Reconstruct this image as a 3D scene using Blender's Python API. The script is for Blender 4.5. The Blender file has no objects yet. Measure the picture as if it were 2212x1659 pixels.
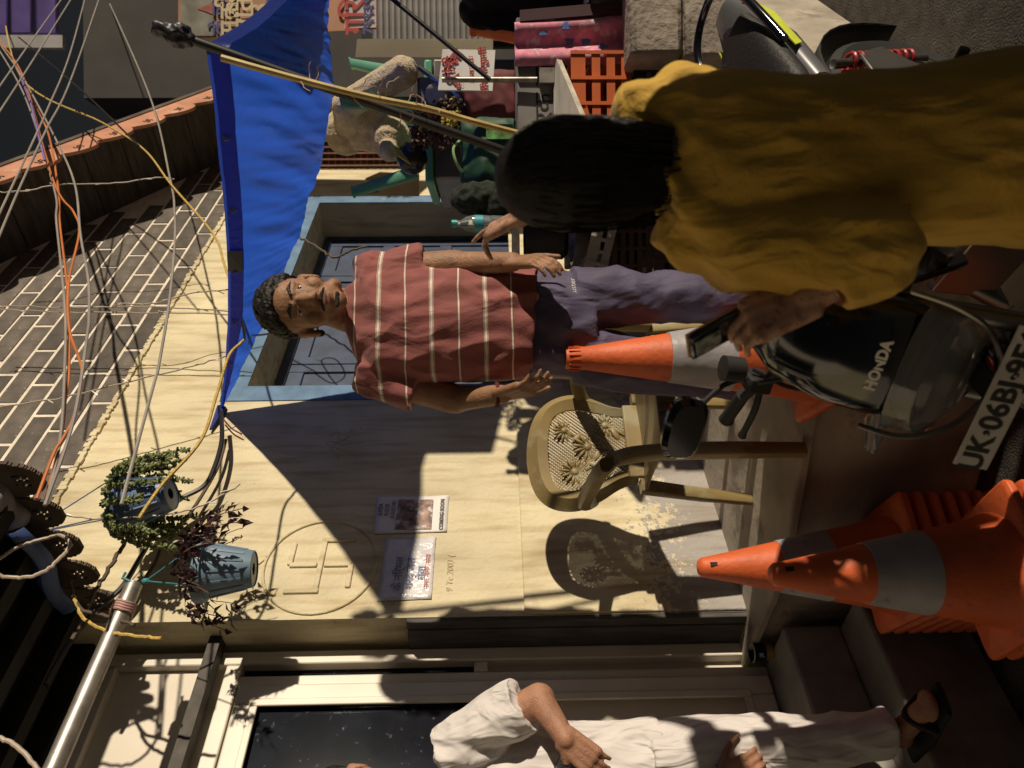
import bpy, bmesh, math, random
from mathutils import Vector, Matrix, noise as mnoise
R = math.radians
rnd = random.Random(7)
scn = bpy.context.scene
col = scn.collection
# ---------------------------------------------------------------- camera (phone held sideways: picture left is up)
CAMZ = 1.58
cd = bpy.data.cameras.new('camera'); cam = bpy.data.objects.new('camera', cd); col.objects.link(cam)
cd.sensor_fit = 'HORIZONTAL'; cd.sensor_width = 36; cd.lens = 26; cd.clip_start = .05; cd.clip_end = 400
pt, rl = R(1.3), .011
fwd = Vector((0, math.cos(pt), -math.sin(pt))); dn0 = Vector((0, -math.sin(pt), -math.cos(pt))); rt0 = Vector((1, 0, 0))
XC = (dn0 - rl*rt0).normalized(); YC = (rt0 + rl*dn0).normalized(); ZC = -fwd
cam.matrix_world = Matrix(((XC.x, YC.x, ZC.x, 0), (XC.y, YC.y, ZC.y, 0), (XC.z, YC.z, ZC.z, CAMZ), (0, 0, 0, 1)))
cd.dof.use_dof = True; cd.dof.focus_distance = 2.75; cd.dof.aperture_fstop = 3.6
scn.camera = cam
# ---------------------------------------------------------------- night sky and the one hard street light
SUN = Vector((-.93, .37, -.19)).normalized()
w = bpy.data.worlds.new('World'); scn.world = w; w.use_nodes = True
nt = w.node_tree; bg = nt.nodes['Background']
sky = nt.nodes.new('ShaderNodeTexSky'); sky.sky_type = 'NISHITA'; sky.sun_disc = False
sky.sun_elevation = R(10.7); sky.sun_rotation = R(111.7)
hs = nt.nodes.new('ShaderNodeHueSaturation'); hs.inputs['Saturation'].default_value = .25
nt.links.new(sky.outputs[0], hs.inputs['Color']); nt.links.new(hs.outputs[0], bg.inputs[0]); bg.inputs[1].default_value = .0080
sl = bpy.data.lights.new('street_light', 'SUN'); sl.energy = 4.3; sl.angle = R(.95); sl.color = (1, .86, .66)
so = bpy.data.objects.new('street_light', sl); col.objects.link(so)
so.rotation_euler = SUN.to_track_quat('-Z', 'Y').to_euler(); so.location = (8, -2, 5)
vs = scn.view_settings; vs.view_transform = 'Standard'; vs.look = 'None'; vs.exposure = 0; vs.gamma = 1
scn.cycles.use_denoising = True; scn.cycles.max_bounces = 6; scn.cycles.transparent_max_bounces = 8
scn.render.film_transparent = False
# ---------------------------------------------------------------- where a spot of the photograph lies in the street
FP = 2212*26/36
def ray(X, Y):
    return fwd + XC*((X-1106)/FP) + YC*((829.5-Y)/FP)
CP = Vector((0, 0, CAMZ))
def P(X, Y, d):                      # spot at distance d from the camera's plane
    return CP + ray(X, Y)*d
def PZ(X, Y, z):                     # spot on the level z
    r = ray(X, Y); return CP + r*((z-CAMZ)/r.z)
WA = R(39.6); W0 = Vector((-.89, 2.84, 0)); WD = Vector((math.sin(WA), math.cos(WA), 0)); WI = Vector((-WD.y, WD.x, 0))
def W(X, Y, i=0.0):                  # spot on the house front (i metres behind it) -> (along, inwards, height)
    r = ray(X, Y); k = ((W0 - CP).dot(WI) + i)/r.dot(WI); p = CP + r*k
    return ((p-W0).dot(WD), i, p.z)
def WW(t, i, z): return W0 + WD*t + WI*i + Vector((0, 0, z))
def WP(X, Y, i=0.0): return WW(*W(X, Y, i))
# ---------------------------------------------------------------- materials
MATS = {}
def mat(name, c, rough=.7, metal=0, var=.12, vs=6, bump=0, bs=40, c2=None, c2s=3, c2t=.55, spec=.5, sub=0, trans=0, coat=0, alpha=1, sheen=0, stretch=None, fold=0, fs=9, fst=(1, 1, .35)):
    if name in MATS: return MATS[name]
    m = bpy.data.materials.new(name); m.use_nodes = True; n = m.node_tree.nodes; L = m.node_tree.links
    b = n['Principled BSDF']; b.inputs['Roughness'].default_value = rough; b.inputs['Metallic'].default_value = metal
    b.inputs['Specular IOR Level'].default_value = spec
    if sub: b.inputs['Subsurface Weight'].default_value = sub; b.inputs['Subsurface Radius'].default_value = (.02, .008, .004)
    if trans: b.inputs['Transmission Weight'].default_value = trans
    if coat: b.inputs['Coat Weight'].default_value = coat; b.inputs['Coat Roughness'].default_value = .08
    if sheen: b.inputs['Sheen Weight'].default_value = sheen
    b.inputs['Alpha'].default_value = alpha
    tc = n.new('ShaderNodeTexCoord'); src = tc.outputs['Object']
    if stretch:
        mp = n.new('ShaderNodeMapping'); mp.inputs['Scale'].default_value = stretch; L.new(src, mp.inputs[0]); src = mp.outputs[0]
    nz = n.new('ShaderNodeTexNoise'); nz.inputs['Scale'].default_value = vs; nz.inputs['Detail'].default_value = 5; L.new(src, nz.inputs[0])
    rp = n.new('ShaderNodeValToRGB'); L.new(nz.outputs[0], rp.inputs[0])
    lo = [max(0, x*(1-var*1.6)) for x in c]; hi = [min(1, x*(1+var)) for x in c]
    rp.color_ramp.elements[0].position = .28; rp.color_ramp.elements[1].position = .72
    rp.color_ramp.elements[0].color = (*lo, 1); rp.color_ramp.elements[1].color = (*hi, 1)
    out = rp.outputs[0]
    if c2:
        n2 = n.new('ShaderNodeTexNoise'); n2.inputs['Scale'].default_value = c2s; n2.inputs['Detail'].default_value = 8; n2.inputs['Roughness'].default_value = .65; L.new(src, n2.inputs[0])
        r2 = n.new('ShaderNodeValToRGB'); r2.color_ramp.elements[0].position = c2t; r2.color_ramp.elements[1].position = c2t+.08; L.new(n2.outputs[0], r2.inputs[0])
        mx = n.new('ShaderNodeMixRGB'); L.new(r2.outputs[0], mx.inputs[0]); L.new(out, mx.inputs[1]); mx.inputs[2].default_value = (*c2, 1); out = mx.outputs[0]
    L.new(out, b.inputs['Base Color'])
    if bump:
        n3 = n.new('ShaderNodeTexNoise'); n3.inputs['Scale'].default_value = bs; n3.inputs['Detail'].default_value = 4; L.new(src, n3.inputs[0])
        bp = n.new('ShaderNodeBump'); bp.inputs['Strength'].default_value = bump; bp.inputs['Distance'].default_value = .01; L.new(n3.outputs[0], bp.inputs['Height']); L.new(bp.outputs[0], b.inputs['Normal'])
        if fold:                      # soft cloth folds
            mf = n.new('ShaderNodeMapping'); mf.inputs['Scale'].default_value = fst; L.new(tc.outputs['Object'], mf.inputs[0])
            n5 = n.new('ShaderNodeTexNoise'); n5.inputs['Scale'].default_value = fs; n5.inputs['Detail'].default_value = 2; n5.inputs['Distortion'].default_value = 1.2; L.new(mf.outputs[0], n5.inputs[0])
            b5 = n.new('ShaderNodeBump'); b5.inputs['Strength'].default_value = fold; b5.inputs['Distance'].default_value = .03; L.new(n5.outputs[0], b5.inputs['Height']); L.new(b5.outputs[0], bp.inputs['Normal'])
    MATS[name] = m
    return m
def nodes(m): return m.node_tree.nodes, m.node_tree.links, m.node_tree.nodes['Principled BSDF']
# ---------------------------------------------------------------- mesh helpers
class MB:
    def __init__(s): s.v = []; s.f = []
    def add(s, vs, fs):
        o = len(s.v); s.v += [Vector(p) for p in vs]; s.f += [[i+o for i in q] for q in fs]; return s
    def box(s, x0, x1, y0, y1, z0, z1, M=None):
        vs = [Vector((x, y, z)) for x in (x0, x1) for y in (y0, y1) for z in (z0, z1)]
        if M: vs = [M @ p for p in vs]
        return s.add(vs, [(0, 1, 3, 2), (4, 6, 7, 5), (0, 4, 5, 1), (2, 3, 7, 6), (0, 2, 6, 4), (1, 5, 7, 3)])
    def bar(s, a, b, w, h, up=(0, 0, 1)):
        a = Vector(a); b = Vector(b); d = (b-a).normalized(); sd = d.cross(Vector(up))
        sd = (sd if sd.length > 1e-4 else d.orthogonal()).normalized(); u = sd.cross(d)
        vs = [q + sd*i*w/2 + u*j*h/2 for q in (a, b) for i in (-1, 1) for j in (-1, 1)]
        return s.add(vs, [(0, 1, 3, 2), (4, 6, 7, 5), (0, 4, 5, 1), (2, 3, 7, 6), (0, 2, 6, 4), (1, 5, 7, 3)])
    def quadprism(s, q, n):           # four corners pushed along n
        q = [Vector(p) for p in q]; n = Vector(n); k = len(q)
        vs = q + [p+n for p in q]
        return s.add(vs, [list(range(k))[::-1], list(range(k, 2*k))] + [(i, (i+1) % k, (i+1) % k+k, i+k) for i in range(k)])
    def tube(s, pts, r, n=8, caps=True):
        pts = [Vector(p) for p in pts]; k = len(pts); rs = r if isinstance(r, (list, tuple)) else [r]*k
        vs = []; pu = None
        for i, p in enumerate(pts):
            d = (pts[min(i+1, k-1)] - pts[max(i-1, 0)])
            d = d.normalized() if d.length > 1e-9 else Vector((0, 0, 1))
            u = (d.orthogonal() if pu is None else pu - d*pu.dot(d)); u.normalize(); pu = u; v = d.cross(u)
            vs += [p + (u*math.cos(a)+v*math.sin(a))*rs[i] for a in [2*math.pi*j/n for j in range(n)]]
        fs = [(i*n+j, i*n+(j+1) % n, (i+1)*n+(j+1) % n, (i+1)*n+j) for i in range(k-1) for j in range(n)]
        if caps: fs += [list(range(n))[::-1], list(range((k-1)*n, k*n))]
        return s.add(vs, fs)
    def lathe(s, prof, n=20, c=(0, 0, 0), M=None, caps=True):
        M = M or Matrix.Translation(Vector(c)); k = len(prof)
        vs = [M @ Vector((r*math.cos(2*math.pi*j/n), r*math.sin(2*math.pi*j/n), z)) for r, z in prof for j in range(n)]
        fs = [(i*n+j, i*n+(j+1) % n, (i+1)*n+(j+1) % n, (i+1)*n+j) for i in range(k-1) for j in range(n)]
        if caps: fs += [list(range(n))[::-1], list(range((k-1)*n, k*n))]
        return s.add(vs, fs)
    def ell(s, c, rad, M=None, nu=12, nv=8):
        c = Vector(c); M = M or Matrix.Identity(3); vs = [c + M @ Vector((0, 0, -rad[2]))]
        for i in range(1, nv):
            a = -math.pi/2 + math.pi*i/nv
            for j in range(nu):
                b = 2*math.pi*j/nu
                vs.append(c + M @ Vector((rad[0]*math.cos(a)*math.cos(b), rad[1]*math.cos(a)*math.sin(b), rad[2]*math.sin(a))))
        vs.append(c + M @ Vector((0, 0, rad[2]))); e = len(vs)-1
        fs = [(0, 1+(j+1) % nu, 1+j) for j in range(nu)] + [(e, 1+(nv-2)*nu+j, 1+(nv-2)*nu+(j+1) % nu) for j in range(nu)]
        fs += [(1+i*nu+j, 1+i*nu+(j+1) % nu, 1+(i+1)*nu+(j+1) % nu, 1+(i+1)*nu+j) for i in range(nv-2) for j in range(nu)]
        return s.add(vs, fs)
    def cap(s, a, b, ra, rb=None, n=12):
        a = Vector(a); b = Vector(b); rb = ra if rb is None else rb; d = (b-a).normalized()
        pts = []; rs = []
        for i in range(4): t = math.pi/2*(1-i/4); pts.append(a - d*ra*math.sin(t)); rs.append(max(ra*math.cos(t), 1e-4))
        for i in range(5): t = math.pi/2*i/4; pts.append(b + d*rb*math.sin(t)); rs.append(max(rb*math.cos(t), 1e-4))
        return s.tube(pts, rs, n)
    def loft(s, rings, n=24, e=2.4, caps=True):      # rings: (centre, half width vector, half depth vector)
        vs = []
        for c, hw, hd in rings:
            c = Vector(c); hw = Vector(hw); hd = Vector(hd)
            for j in range(n):
                a = 2*math.pi*j/n; ca, sa = math.cos(a), math.sin(a)
                vs.append(c + hw*math.copysign(abs(ca)**(2/e), ca) + hd*math.copysign(abs(sa)**(2/e), sa))
        k = len(rings)
        fs = [(i*n+j, i*n+(j+1) % n, (i+1)*n+(j+1) % n, (i+1)*n+j) for i in range(k-1) for j in range(n)]
        if caps: fs += [list(range(n))[::-1], list(range((k-1)*n, k*n))]
        return s.add(vs, fs)
    def grid(s, f, nu, nv):
        vs = [f(i/nu, j/nv) for j in range(nv+1) for i in range(nu+1)]
        return s.add(vs, [(j*(nu+1)+i, j*(nu+1)+i+1, (j+1)*(nu+1)+i+1, (j+1)*(nu+1)+i) for j in range(nv) for i in range(nu)])
    def mesh(s, name, m, smooth=False):
        me = bpy.data.meshes.new(name); me.from_pydata([tuple(p) for p in s.v], [], s.f)
        bm = bmesh.new(); bm.from_mesh(me); bmesh.ops.recalc_face_normals(bm, faces=bm.faces); bm.to_mesh(me); bm.free()
        if m: me.materials.append(m)
        if smooth:
            for p in me.polygons: p.use_smooth = True
        return me
    def build(s, name, m, parent=None, smooth=False, bevel=0, world=False, solid=0):
        o = bpy.data.objects.new(name, s.mesh(name, m, smooth)); col.objects.link(o)
        if parent:
            o.parent = parent
            if world: o.matrix_parent_inverse = wm(parent).inverted()
        if solid: q = o.modifiers.new('thick', 'SOLIDIFY'); q.thickness = solid; q.offset = 0
        if bevel:
            q = o.modifiers.new('bevel', 'BEVEL'); q.width = bevel; q.segments = 2; q.limit_method = 'ANGLE'; q.angle_limit = R(35)
        if smooth or bevel:
            sharp(o)
        return o
def sharp(o, a=40):
    me = o.data
    for p in me.polygons: p.use_smooth = True
    me.set_sharp_from_angle(angle=R(a))
def wm(o):
    m = o.matrix_basis.copy()
    if o.parent: m = wm(o.parent) @ o.matrix_parent_inverse @ m
    return m
def tag(o, label=None, cat=None, group=None, kind=None):
    if label: o['label'] = label
    if cat: o['category'] = cat
    if group: o['group'] = group
    if kind: o['kind'] = kind
    return o
def thing(name, label, cat, loc=(0, 0, 0), rz=0, group=None, M=None):
    o = bpy.data.objects.new(name, None); col.objects.link(o); o.empty_display_size = .05
    if M is not None: o.matrix_basis = M
    else: o.location = loc; o.rotation_euler = (0, 0, rz)
    return tag(o, label, cat, group)
def evalmesh(o, keep=False):
    dg = bpy.context.evaluated_depsgraph_get(); me = bpy.data.meshes.new_from_object(o.evaluated_get(dg))
    bpy.data.objects.remove(o); return me
def blob(name, mb, m, parent, voxel=.006, it=3, wrinkle=0, ws=.08, seed=0, world=True, stretch=(1, 1, 1)):
    # grow one continuous skin over overlapping closed shapes
    o = bpy.data.objects.new('tmp', mb.mesh('tmp', None)); col.objects.link(o)
    q = o.modifiers.new('r', 'REMESH'); q.mode = 'VOXEL'; q.voxel_size = voxel; q.use_smooth_shade = True
    if it: q = o.modifiers.new('s', 'SMOOTH'); q.factor = .5; q.iterations = it
    me = evalmesh(o); me.name = name
    if wrinkle:
        off = Vector((seed*3.7, seed*1.3, seed*2.1))
        for v, nn in zip(me.vertices, [x.vector.copy() for x in me.vertex_normals]):
            p = v.co; q = Vector((p.x*stretch[0], p.y*stretch[1], p.z*stretch[2]))/ws + off
            wv = 1-abs(mnoise.noise(q)*1.7) + .5*mnoise.noise(q*2.1)
            v.co = p + nn*(wv-.7)*wrinkle
    for p in me.polygons: p.use_smooth = True
    me.materials.clear(); me.materials.append(m)
    r = bpy.data.objects.new(name, me); col.objects.link(r)
    if parent:
        r.parent = parent
        if world: r.matrix_parent_inverse = wm(parent).inverted()
    return r
def text(name, body, m, M, size, parent=None, world=True, ext=.0006, align='CENTER', bold=0, shear=0):
    cu = bpy.data.curves.new('t', 'FONT'); cu.body = body; cu.size = size; cu.extrude = ext; cu.align_x = align; cu.align_y = 'CENTER'; cu.offset = bold; cu.resolution_u = 3; cu.shear = shear
    o = bpy.data.objects.new('t', cu); col.objects.link(o); me = evalmesh(o); bpy.data.curves.remove(cu); me.name = name
    me.transform(M); me.materials.clear(); me.materials.append(m)
    r = bpy.data.objects.new(name, me); col.objects.link(r)
    if parent:
        r.parent = parent
        if world: r.matrix_parent_inverse = wm(parent).inverted()
    return r
def frame(o, xd, up):                # matrix: origin, text direction, text up
    x = Vector(xd).normalized(); z = x.cross(Vector(up)).normalized(); y = z.cross(x)
    return Matrix(((x.x, y.x, z.x, o[0]), (x.y, y.y, z.y, o[1]), (x.z, y.z, z.z, o[2]), (0, 0, 0, 1)))
def copytree(o, parent=None):
    c = o.copy(); col.objects.link(c)
    if parent: c.parent = parent
    for k in [x for x in bpy.data.objects if x.parent == o]: copytree(k, c)
    return c
def spline(pts, k=6):                # smooth line through points
    pts = [Vector(p) for p in pts]; out = []
    for i in range(len(pts)-1):
        a = pts[max(i-1, 0)]; b = pts[i]; c = pts[i+1]; d = pts[min(i+2, len(pts)-1)]
        for j in range(k):
            t = j/k; out.append(.5*((2*b)+(c-a)*t+(2*a-5*b+4*c-d)*t*t+(3*b-a-3*c+d)*t**3))
    return out + [pts[-1]]
# ================================================================ materials in use
def plaster():
    m = mat('yellow_plaster', (.66, .585, .40), .88, var=.13, vs=2.6, bump=.55, bs=48)
    n, L, b = nodes(m); src = b.inputs['Base Color'].links[0].from_socket
    tc = n.new('ShaderNodeTexCoord'); sp = n.new('ShaderNodeSeparateXYZ'); L.new(tc.outputs['Object'], sp.inputs[0])
    nz = n.new('ShaderNodeTexNoise'); nz.inputs['Scale'].default_value = 38; nz.inputs['Detail'].default_value = 8; nz.inputs['Roughness'].default_value = .7; L.new(tc.outputs['Object'], nz.inputs[0])
    n2 = n.new('ShaderNodeTexNoise'); n2.inputs['Scale'].default_value = 4; L.new(tc.outputs['Object'], n2.inputs[0])
    # flaking paint: bare cement shows near the floor
    mr = n.new('ShaderNodeMapRange'); L.new(sp.outputs[2], mr.inputs[0]); mr.inputs[1].default_value = .64; mr.inputs[2].default_value = 1.20; mr.inputs[3].default_value = .24; mr.inputs[4].default_value = -.26
    a1 = n.new('ShaderNodeMath'); a1.operation = 'ADD'; L.new(nz.outputs[0], a1.inputs[0]); L.new(mr.outputs[0], a1.inputs[1])
    s2 = n.new('ShaderNodeMath'); s2.operation = 'MULTIPLY_ADD'; L.new(n2.outputs[0], s2.inputs[0]); s2.inputs[1].default_value = .35; L.new(a1.outputs[0], s2.inputs[2])
    rp = n.new('ShaderNodeValToRGB'); rp.color_ramp.elements[0].position = .66; rp.color_ramp.elements[1].position = .70; L.new(s2.outputs[0], rp.inputs[0])
    mx = n.new('ShaderNodeMixRGB'); L.new(rp.outputs[0], mx.inputs[0]); L.new(src, mx.inputs[1]); mx.inputs[2].default_value = (.36, .335, .32, 1)
    # long streaks of old damp and small chips
    mp = n.new('ShaderNodeMapping'); mp.inputs['Scale'].default_value = (9, 9, 1.2); L.new(tc.outputs['Object'], mp.inputs[0])
    n3 = n.new('ShaderNodeTexNoise'); n3.inputs['Scale'].default_value = 2.2; n3.inputs['Detail'].default_value = 7; L.new(mp.outputs[0], n3.inputs[0])
    r3 = n.new('ShaderNodeValToRGB'); r3.color_ramp.elements[0].position = .47; r3.color_ramp.elements[1].position = .74; L.new(n3.outputs[0], r3.inputs[0])
    m3 = n.new('ShaderNodeMixRGB'); m3.blend_type = 'MULTIPLY'; m3.inputs[2].default_value = (.66, .58, .46, 1); L.new(r3.outputs[0], m3.inputs[0]); L.new(mx.outputs[0], m3.inputs[1])
    n4 = n.new('ShaderNodeTexNoise'); n4.inputs['Scale'].default_value = 23; n4.inputs['Detail'].default_value = 3; L.new(tc.outputs['Object'], n4.inputs[0])
    r4 = n.new('ShaderNodeValToRGB'); r4.color_ramp.elements[0].position = .74; r4.color_ramp.elements[1].position = .76; L.new(n4.outputs[0], r4.inputs[0])
    m4 = n.new('ShaderNodeMixRGB'); m4.inputs[2].default_value = (.27, .26, .29, 1); L.new(r4.outputs[0], m4.inputs[0]); L.new(m3.outputs[0], m4.inputs[1])
    L.new(m4.outputs[0], b.inputs['Base Color'])
    return m
M_PL = plaster()
M_CONC = mat('cement_floor', (.38, .33, .27), .82, var=.22, vs=5, bump=.4, bs=30, c2=(.22, .185, .15), c2s=4, c2t=.56)
M_ROAD = mat('asphalt', (.085, .075, .066), .9, var=.3, vs=14, bump=.6, bs=120)
M_STEP = mat('grey_cement', (.30, .28, .25), .85, var=.2, vs=8, bump=.3, bs=60)
M_GROUT = mat("pale_grout", (.74, .66, .56), .9, var=.15, vs=12)
M_TILE = mat('dark_stone_tile', (.112, .094, .08), .8, var=.28, vs=9, bump=.7, bs=60, c2=(.22, .19, .165), c2s=26, c2t=.6)
M_BLUE = mat('faded_blue_paint', (.115, .21, .34), .75, var=.22, vs=9, c2=(.25, .29, .31), c2s=14, c2t=.62, bump=.2, bs=60)
M_DBLUE = mat('dark_blue_wood', (.035, .055, .11), .55, var=.25, vs=10)
M_UPVC = mat('white_plastic_frame', (.66, .61, .52), .42, var=.06, vs=5, c2=(.48, .43, .36), c2s=7, c2t=.64)
M_PANEL = mat('cream_panel', (.60, .54, .45), .5, var=.05, vs=4)
M_GLASS = mat('speckled_dark_glass', (.010, .012, .018), .07, var=.3, vs=6, c2=(.11, .12, .17), c2s=34, c2t=.62, spec=.3)  # bluish speckle mixed into near-black pane colour
M_WOODD = mat('old_dark_planks', (.075, .062, .052), .85, var=.35, vs=4, stretch=(8, 1.2, 8), bump=.3, bs=40)
M_BARGE = mat('salmon_painted_board', (.50, .23, .14), .75, var=.15, vs=10, c2=(.60, .40, .30), c2s=8, c2t=.6)
M_BARGED = mat('weathered_board', (.10, .075, .055), .85, var=.3, vs=8)
M_BLACKP = mat('black_paint', (.012, .011, .011), .7)
M_STEEL = mat('galvanised_steel', (.42, .39, .36), .42, .75, var=.2, vs=18, c2=(.22, .17, .13), c2s=14, c2t=.58)
M_RUST = mat('dark_angle_iron', (.05, .042, .037), .6, .4, var=.3, vs=20)
M_WHITEP = mat('white_paper', (.74, .72, .70), .55, var=.05, vs=8)
M_INK = mat('grey_ink', (.10, .085, .09), .7)
M_INKB = mat('faded_brown_ink', (.30, .22, .19), .7, var=.5, vs=40)
M_GREYW = mat('grey_sheet_wall', (.085, .08, .078), .9, var=.12, vs=3)
M_CARD = mat('brown_cardboard', (.36, .25, .14), .85, var=.1, vs=12)
n_, L_, b_ = nodes(M_TILE); s_ = b_.inputs['Base Color'].links[0].from_socket; oi = n_.new('ShaderNodeObjectInfo'); mrg = n_.new('ShaderNodeMapRange'); L_.new(oi.outputs['Random'], mrg.inputs[0]); mrg.inputs[3].default_value = .62; mrg.inputs[4].default_value = 1.25
mvx = n_.new('ShaderNodeMixRGB'); mvx.blend_type = 'MULTIPLY'; mvx.inputs[0].default_value = 1; L_.new(s_, mvx.inputs[1]); L_.new(mrg.outputs[0], mvx.inputs[2]); L_.new(mvx.outputs[0], b_.inputs['Base Color'])
# ================================================================ the setting
g = MB().box(-60, 60, -30, 120, -.5, 0).build('road', M_ROAD); tag(g, 'dark asphalt road below the terrace', kind='structure')
HM = Matrix(((WD.x, WI.x, 0, W0.x), (WD.y, WI.y, 0, W0.y), (0, 0, 1, 0), (0, 0, 0, 1)))
def Wl(p): return HM @ Vector(p)
mb = MB(); pl = [(-.10, .33), (-.12, -.22), (-.12, -.43), (.06, -1.02), (.20, -1.68), (9, -1.68), (9, .33)]
mb.quadprism([Wl((t, i, .585)) for t, i in pl], (0, 0, .035)); mb.quadprism([Wl((t+.03, i+.02, 0)) for t, i in pl], (0, 0, .585))
tag(mb.build('terrace', M_CONC, bevel=.008), 'raised cement terrace in front of the house', kind='structure')
mb = MB(); mb.box(-1.9, -.13, -.30, .32, 0, .33); mb.box(-1.9, -.125, -.10, .30, .33, .54)
o = mb.build('step', M_STEP, bevel=.012); o.matrix_basis = HM; tag(o, 'cement steps below the glass door', kind='structure')
# ================================================================ the yellow house
house = thing('yellow_house', 'yellow plastered house with dark stone tiles above and a blue framed window', 'house', M=HM)
T0, T1, Z1 = 0, 4.23, 3.53
wt0, wt1, wz0, wz1 = 1.395, 3.545, 1.22, 2.88
mb = MB()
for a in ((T0, wt0, 0, .34, .5, Z1), (wt1, T1, 0, .34, .5, Z1), (wt0, wt1, 0, .34, .5, wz0), (wt0, wt1, 0, .34, wz1, Z1)): mb.box(*a)
mb.box(-1.9, T0, .24, .34, 3.1, Z1); mb.box(-7, -1.9, 0, .34, 0, Z1)
wall = mb.build('wall', M_PL, house)
MB().box(T0+.003, T1-.003, -.012, .0, .52, 1.478).build('dado', M_PL, house, bevel=.006)
mb = MB().box(-7, T1, .003, .33, Z1, 6.2); upper = mb.build('upper_wall', M_GROUT, house)
def proj(p):
    d = Vector(p)-CP; k = d.dot(fwd); return 1106+FP*d.dot(XC)/k, 829.5-FP*d.dot(YC)/k
def zs(t): return 4.802-.6*(t-2.674)          # where the sloping roof meets the wall
tl, th, gp = .45, .122, .019
tm = [MB().box(gp/2+rnd.random()*.003, tl-gp/2-rnd.random()*.003, -.003-rnd.random()*.005, .004, gp/2, th-gp/2-rnd.random()*.002).mesh('tile', M_TILE) for k in range(5)]
for r in range(20):
    z = Z1 + r*th; off = (.0, .22, .10, .31)[r % 4] + .02*rnd.random()
    t = -.5 - off
    while t < T1-.05:
        L_ = tl
        q = Wl((t+.22, 0, z+.05)); X, Y = proj(q)
        if X > -60 and z+th < zs(t+.25)-.02 and t+tl < T1+.16:
            o = bpy.data.objects.new('tile', tm[rnd.randrange(5)]); col.objects.link(o); o.parent = upper; o.location = (t, .003, z)
        t += L_
# ragged plaster lip where the tiles stop
mb = MB(); t = -.5
while t < T1:
    w_ = .006+.022*rnd.random(); mb.box(t, t+w_, -.011-.004*rnd.random(), .01, Z1-.012-.012*rnd.random(), Z1+.003+.016*rnd.random()**2); t += w_
mb.build('plaster_lip', M_PL, house)
# raised emblem in a ring
mb = MB(); ec = (.25, 2.30)
ring = [(ec[0]+.228*math.cos(a), -.003, ec[1]+.228*math.sin(a)) for a in [2*math.pi*k/48 for k in range(49)]]
mb.tube(ring, .0065, 8); mb.build('relief_ring', M_PL, house, smooth=True)
mb = MB(); s_ = .125; wd = .022
def rel(x0, z0, x1, z1): mb.bar((ec[0]+x0, -.004, ec[1]+z0), (ec[0]+x1, -.004, ec[1]+z1), wd, .012, up=(0, 1, 0))
rel(-s_, 0, s_, 0); rel(0, -s_, 0, -.014); rel(0, .014, 0, s_)
for x0, z0, x1, z1 in ((s_, .013, s_, -s_), (-s_, -.013, -s_, s_), (0, s_, s_-.013, s_), (-s_+.013, -s_, 0, -s_)): rel(x0, z0, x1, z1)
mb.build('relief_emblem', M_PL, house, bevel=.004)
# window: painted band, deep reveal, dark shutters
b_ = .115
mb = MB(); mb.box(wt0-b_, wt1+b_, -.006, .0, wz1, wz1+b_); mb.box(wt0-b_, wt0, -.006, 0, wz0-.1, wz1); mb.box(wt1, wt1+b_, -.006, 0, wz0-.1, wz1)
win = mb.build('window', M_BLUE, house)
mb = MB(); mb.box(wt0, wt1, .28, .335, wz1-.06, wz1-.001); mb.box(wt0, wt1, .28, .335, wz0+.001, wz0+.06); mb.box(wt0, wt0+.05, .28, .335, wz0+.06, wz1-.06); mb.box(wt1-.05, wt1, .28, .335, wz0+.06, wz1-.06)
mb.build('window_frame', M_DBLUE, win, bevel=.004)
nl = 4; lw = (wt1-wt0-.1)/nl
for k in range(nl):
    a = wt0+.05+k*lw; mb = MB(); z0, z1 = wz0+.06, wz1-.06
    mb.box(a+.004, a+.075, .29, .325, z0, z1); mb.box(a+lw-.075, a+lw-.004, .29, .325, z0, z1)
    for zz in (z0, z0+.62, z0+1.05, z1-.09): mb.box(a+.075, a+lw-.075, .292, .323, zz, zz+.09)
    mb.box(a+.075, a+lw-.075, .305, .318, z0+.09, z1-.09)
    mb.build('shutter', M_DBLUE, win, bevel=.004)
MB().box(wt0, wt1, .42, .46, wz0-.3, wz1+.2).build('back_panel', M_BLACKP, win)
MB().box(wt0-.05, wt1+.05, -.06, .279, wz0-.05, wz0).build('window_sill', M_STEP, win, bevel=.006)
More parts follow.
